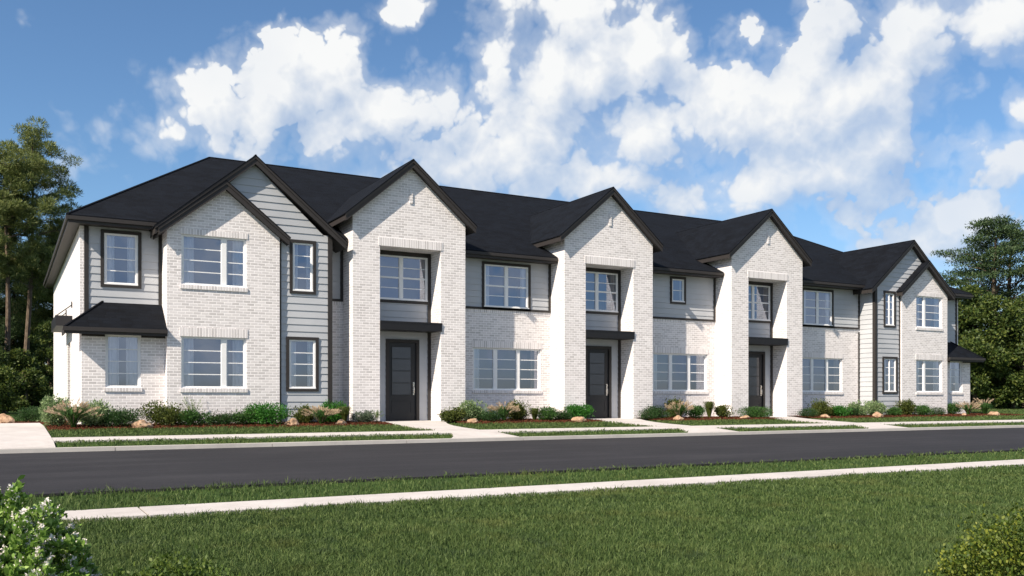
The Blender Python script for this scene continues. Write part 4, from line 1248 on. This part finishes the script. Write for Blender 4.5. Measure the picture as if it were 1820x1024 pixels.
pine(-7.95, 29.0, 15.2, 6.8, 2.5, 11, 'tallest pine at the left, its crown highest above the roof', lean=(.35, 0), dens=.68)
pine(-8.85, 27.5, 13.6, 7.6, 2.2, 12, 'pine at the left edge with a bare straight trunk', dens=.7)
pine(-10.9, 30.5, 14.6, 6.5, 2.6, 13, 'pine half cut off by the left picture edge, left of the bare trunk', dens=1.1)
pine(-6.3, 33.0, 10.6, 4.4, 2.5, 14, 'shorter pine close behind the left roof corner', dens=1.2)
pine(-8.4, 36.0, 9.8, 3.0, 2.9, 15, 'shaded low branched pine behind the two front pine trunks', dens=1.2, mat_='cedar_needle')
pine(-11.8, 37.0, 10.2, 3.5, 3.0, 16, 'far pine standing behind the others at the left edge', dens=1.1, mat_='cedar_needle')
for i, (x, y, H, cw, lab) in enumerate([(-9.6, 19.5, 3.1, 2.6, 'low olive understory tree at the left edge'), (-8.2, 22.5, 3.0, 2.6, 'bushy understory tree below the tallest pine'),
        (-7.0, 24.0, 4.4, 2.6, 'understory tree right against the back left wall corner'), (-10.3, 24.5, 5.2, 3.4, 'taller understory tree under the edge pine')]):
    broadleaf(x, y, H, cw, 40 + i, lab, 'understory trees left of the row', n=9000, leaf=.13, low=.02, m='tree_leaf' if i != 3 else 'forest_leaf', nb=16)
GR = 'trees right of the row'
broadleaf(55.3, 16.0, 14.7, 11.5, 61, 'tall layered conifer right of the row, its top highest', GR, 'cedar_needle', 60000, .10, .19, 'cedar_tree', flat=.9, nb=84)
broadleaf(59.5, 17.5, 14.6, 12.0, 62, 'tall layered conifer cut off by the right edge', GR, 'cedar_needle', 56000, .12, .19, 'cedar_tree', flat=.9, nb=78)
broadleaf(49.3, 13.6, 8.4, 5.4, 63, 'yellow green leafy tree just right of the right gable', GR, n=22000, low=.03, leaf=.22)
broadleaf(52.3, 12.0, 7.6, 6.4, 64, 'leafy green tree in front of the layered conifer', GR, n=22000, low=.03, leaf=.22)
broadleaf(56.4, 12.8, 6.8, 6.6, 65, 'rounded dark green tree at the right edge', GR, n=22000, low=.02, leaf=.22)
broadleaf(50.5, 19.5, 8.0, 6.0, 66, 'dark tree mostly hidden behind the right end gable', GR, 'forest_leaf', 16000, low=.03, leaf=.24)
broadleaf(56.2, 7.6, 2.7, 3.4, 67, 'small reddish brown shrub like tree at the forest foot', GR, 'leaf_olive', 7000, low=.0, leaf=.14, nb=14)
# the woods behind: one far mass on each side
def woods(x0, x1, y0, y1, h0, h1, n, seed, m='forest_leaf', leaf=.34, hfun=None):
    rs = np.random.RandomState(seed); bl = []; tk = MB()
    k = int((x1 - x0) * .9)
    for i in range(k):
        cx = rs.uniform(x0, x1); cy = rs.uniform(y0, y1); H = rs.uniform(h0, h1) * (hfun(cx) if hfun else 1)
        tk.tube([(cx, cy, -.3), (cx + rs.normal() * .2, cy, H * .85)], [.16, .05], 5)
        for j in range(9):
            t = (j + .5) / 9; r = H * .22 * (1 - .5 * t) * rs.uniform(.8, 1.2)
            bl.append((cx + rs.normal() * r * .5, cy + rs.normal() * r * .5, t * H * .95 + .3, r, r, H * .09))
    V = leafcloud(rs, bl, n, leaf, leaf * .6, shell=.3)
    o = fast('woods', V, 4, m, None, kind='stuff')
    q = tk.build('trunks', 'bark', o); 
    return o
woods(-34, -5.5, 44, 50, 5.5, 8.0, 42000, 70)
woods(-30, -10.2, 22, 27, 5.5, 8.0, 26000, 71)
woods(41, 108, 24, 36, 4.5, 7.0, 60000, 72, leaf=.42)
woods(-4, 44, 36, 44, 3.0, 4.2, 12000, 73, leaf=.42)

# ------------------------------------------------------------------ the two bushes close to the viewer
def leaf6(C, d, nn, L, Wd):
    side = norm(np.cross(d, nn)); L = L[:, None]; Wd = Wd[:, None]
    q = lambda f, w_, z_: C + d * L * f + side * Wd * w_ + nn * L * z_
    return np.stack([C, q(.25, .36, .04), q(.6, .46, .05), q(1, 0, -.02), q(.6, -.46, .05), q(.25, -.36, .04)], 1).reshape(-1, 3)
def near_bush(x, y, w, h, seed, leafm, n, L, Wd, label, flowers=0, nb=16, spread=.012):
    rs = np.random.RandomState(seed)
    z0 = gz(y) - .035
    o = empty('flowering_bush' if flowers else 'shrub', (x, y, z0)); tagt(o, label, 'bush' if flowers else 'shrub')
    st = MB(); C, Dn = [], []
    tips = []
    for i in range(nb * 12):
        a = rs.uniform(0, 6.283); q = math.sqrt(rs.random()); env = math.sqrt(max(.05, 1 - q ** 2.2)) * rs.uniform(.58, 1.0) * (.90 + .10 * math.sin(a * 3 + q * 5 + seed))
        if rs.random() < .12: env *= 1.12
        d = Vector((math.cos(a) * q * w * .5, math.sin(a) * q * w * .5, max(.05, env * h)))
        tilt = Vector((math.cos(a) * q, math.sin(a) * q, 0)) * .5 + Vector(rs.normal(size=3)) * .35
        ln = rs.uniform(.10, .22) * (h / .7) ** .5
        mid = d - (Vector((0, 0, 1)) + tilt).normalized() * ln; mid.z = max(mid.z, .03)
        base = Vector((mid.x * .45, mid.y * .45, 0))
        st.tube([base, base.lerp(mid, .6) + Vector(rs.normal(size=3)) * .015, mid, d], [.0045, .0035, .002, .001], 4, cap=False)
        tips.append((mid, d))
    # leaves in pairs up every shoot
    per = n // len(tips)
    for mid, d in tips:
        ax = (d - mid).normalized(); ln = (d - mid).length + .05
        for k in range(per):
            t = rs.random() ** .7; c = mid + ax * ln * t + Vector(rs.normal(size=3)) * spread
            ra = Vector(rs.normal(size=3)); ra = (ra - ax * ra.dot(ax)).normalized()
            C.append(list(c)); Dn.append(list((ra * .95 + ax * (.35 + .6 * t) + Vector((0, 0, .35))).normalized()))
    C = np.array(C); Dn = np.array(Dn); s = rs.uniform(.6, 1.25, len(C))
    V = leaf6(C, Dn, norm(rs.normal(size=C.shape) * .5 + np.array([0, 0, 1.0])), L * s, Wd * s)
    fast('foliage', clip_low(V, 6, .01), 6, leafm, o)
    st.build('stem', 'leaf_olive', o)
    if flowers:
        C, Dn = [], []
        for i in rs.choice(len(tips), min(flowers, len(tips)), replace=False):
            mid, d = tips[i]; ax = ((d - mid).normalized() + Vector((0, 0, .6))).normalized()
            for k in range(70):
                t = rs.random(); c = d + ax * (t * .085) + Vector(rs.normal(size=3)) * .013 * (1.3 - t)
                C.append(list(c)); Dn.append(list((Vector(rs.normal(size=3)) + ax * .3).normalized()))
        C = np.array(C); Dn = np.array(Dn)
        fast('flower_spike', kites(C, Dn, norm(rs.normal(size=C.shape)), rs.uniform(.010, .019, len(C)), rs.uniform(.007, .012, len(C))), 4, 'petal_white', o)
    return o
near_bush(-9.02, -20.10, 1.25, .80, 81, 'fresh_leaf', 60000, .038, .021, 'large white flowering bush at the lower left corner beside the pavement', 340, nb=38)
near_bush(-8.12, -20.40, .90, .34, 82, 'leaf_lowbush', 20000, .024, .015, 'low dark green shrub right of the white flowering bush', 0, nb=18, spread=.03)
near_bush(-4.08, -22.50, .88, .62, 83, 'leaf_yellow', 14000, .020, .014, 'yellow green small leafed shrub at the lower right corner', 0, nb=16, spread=.03)
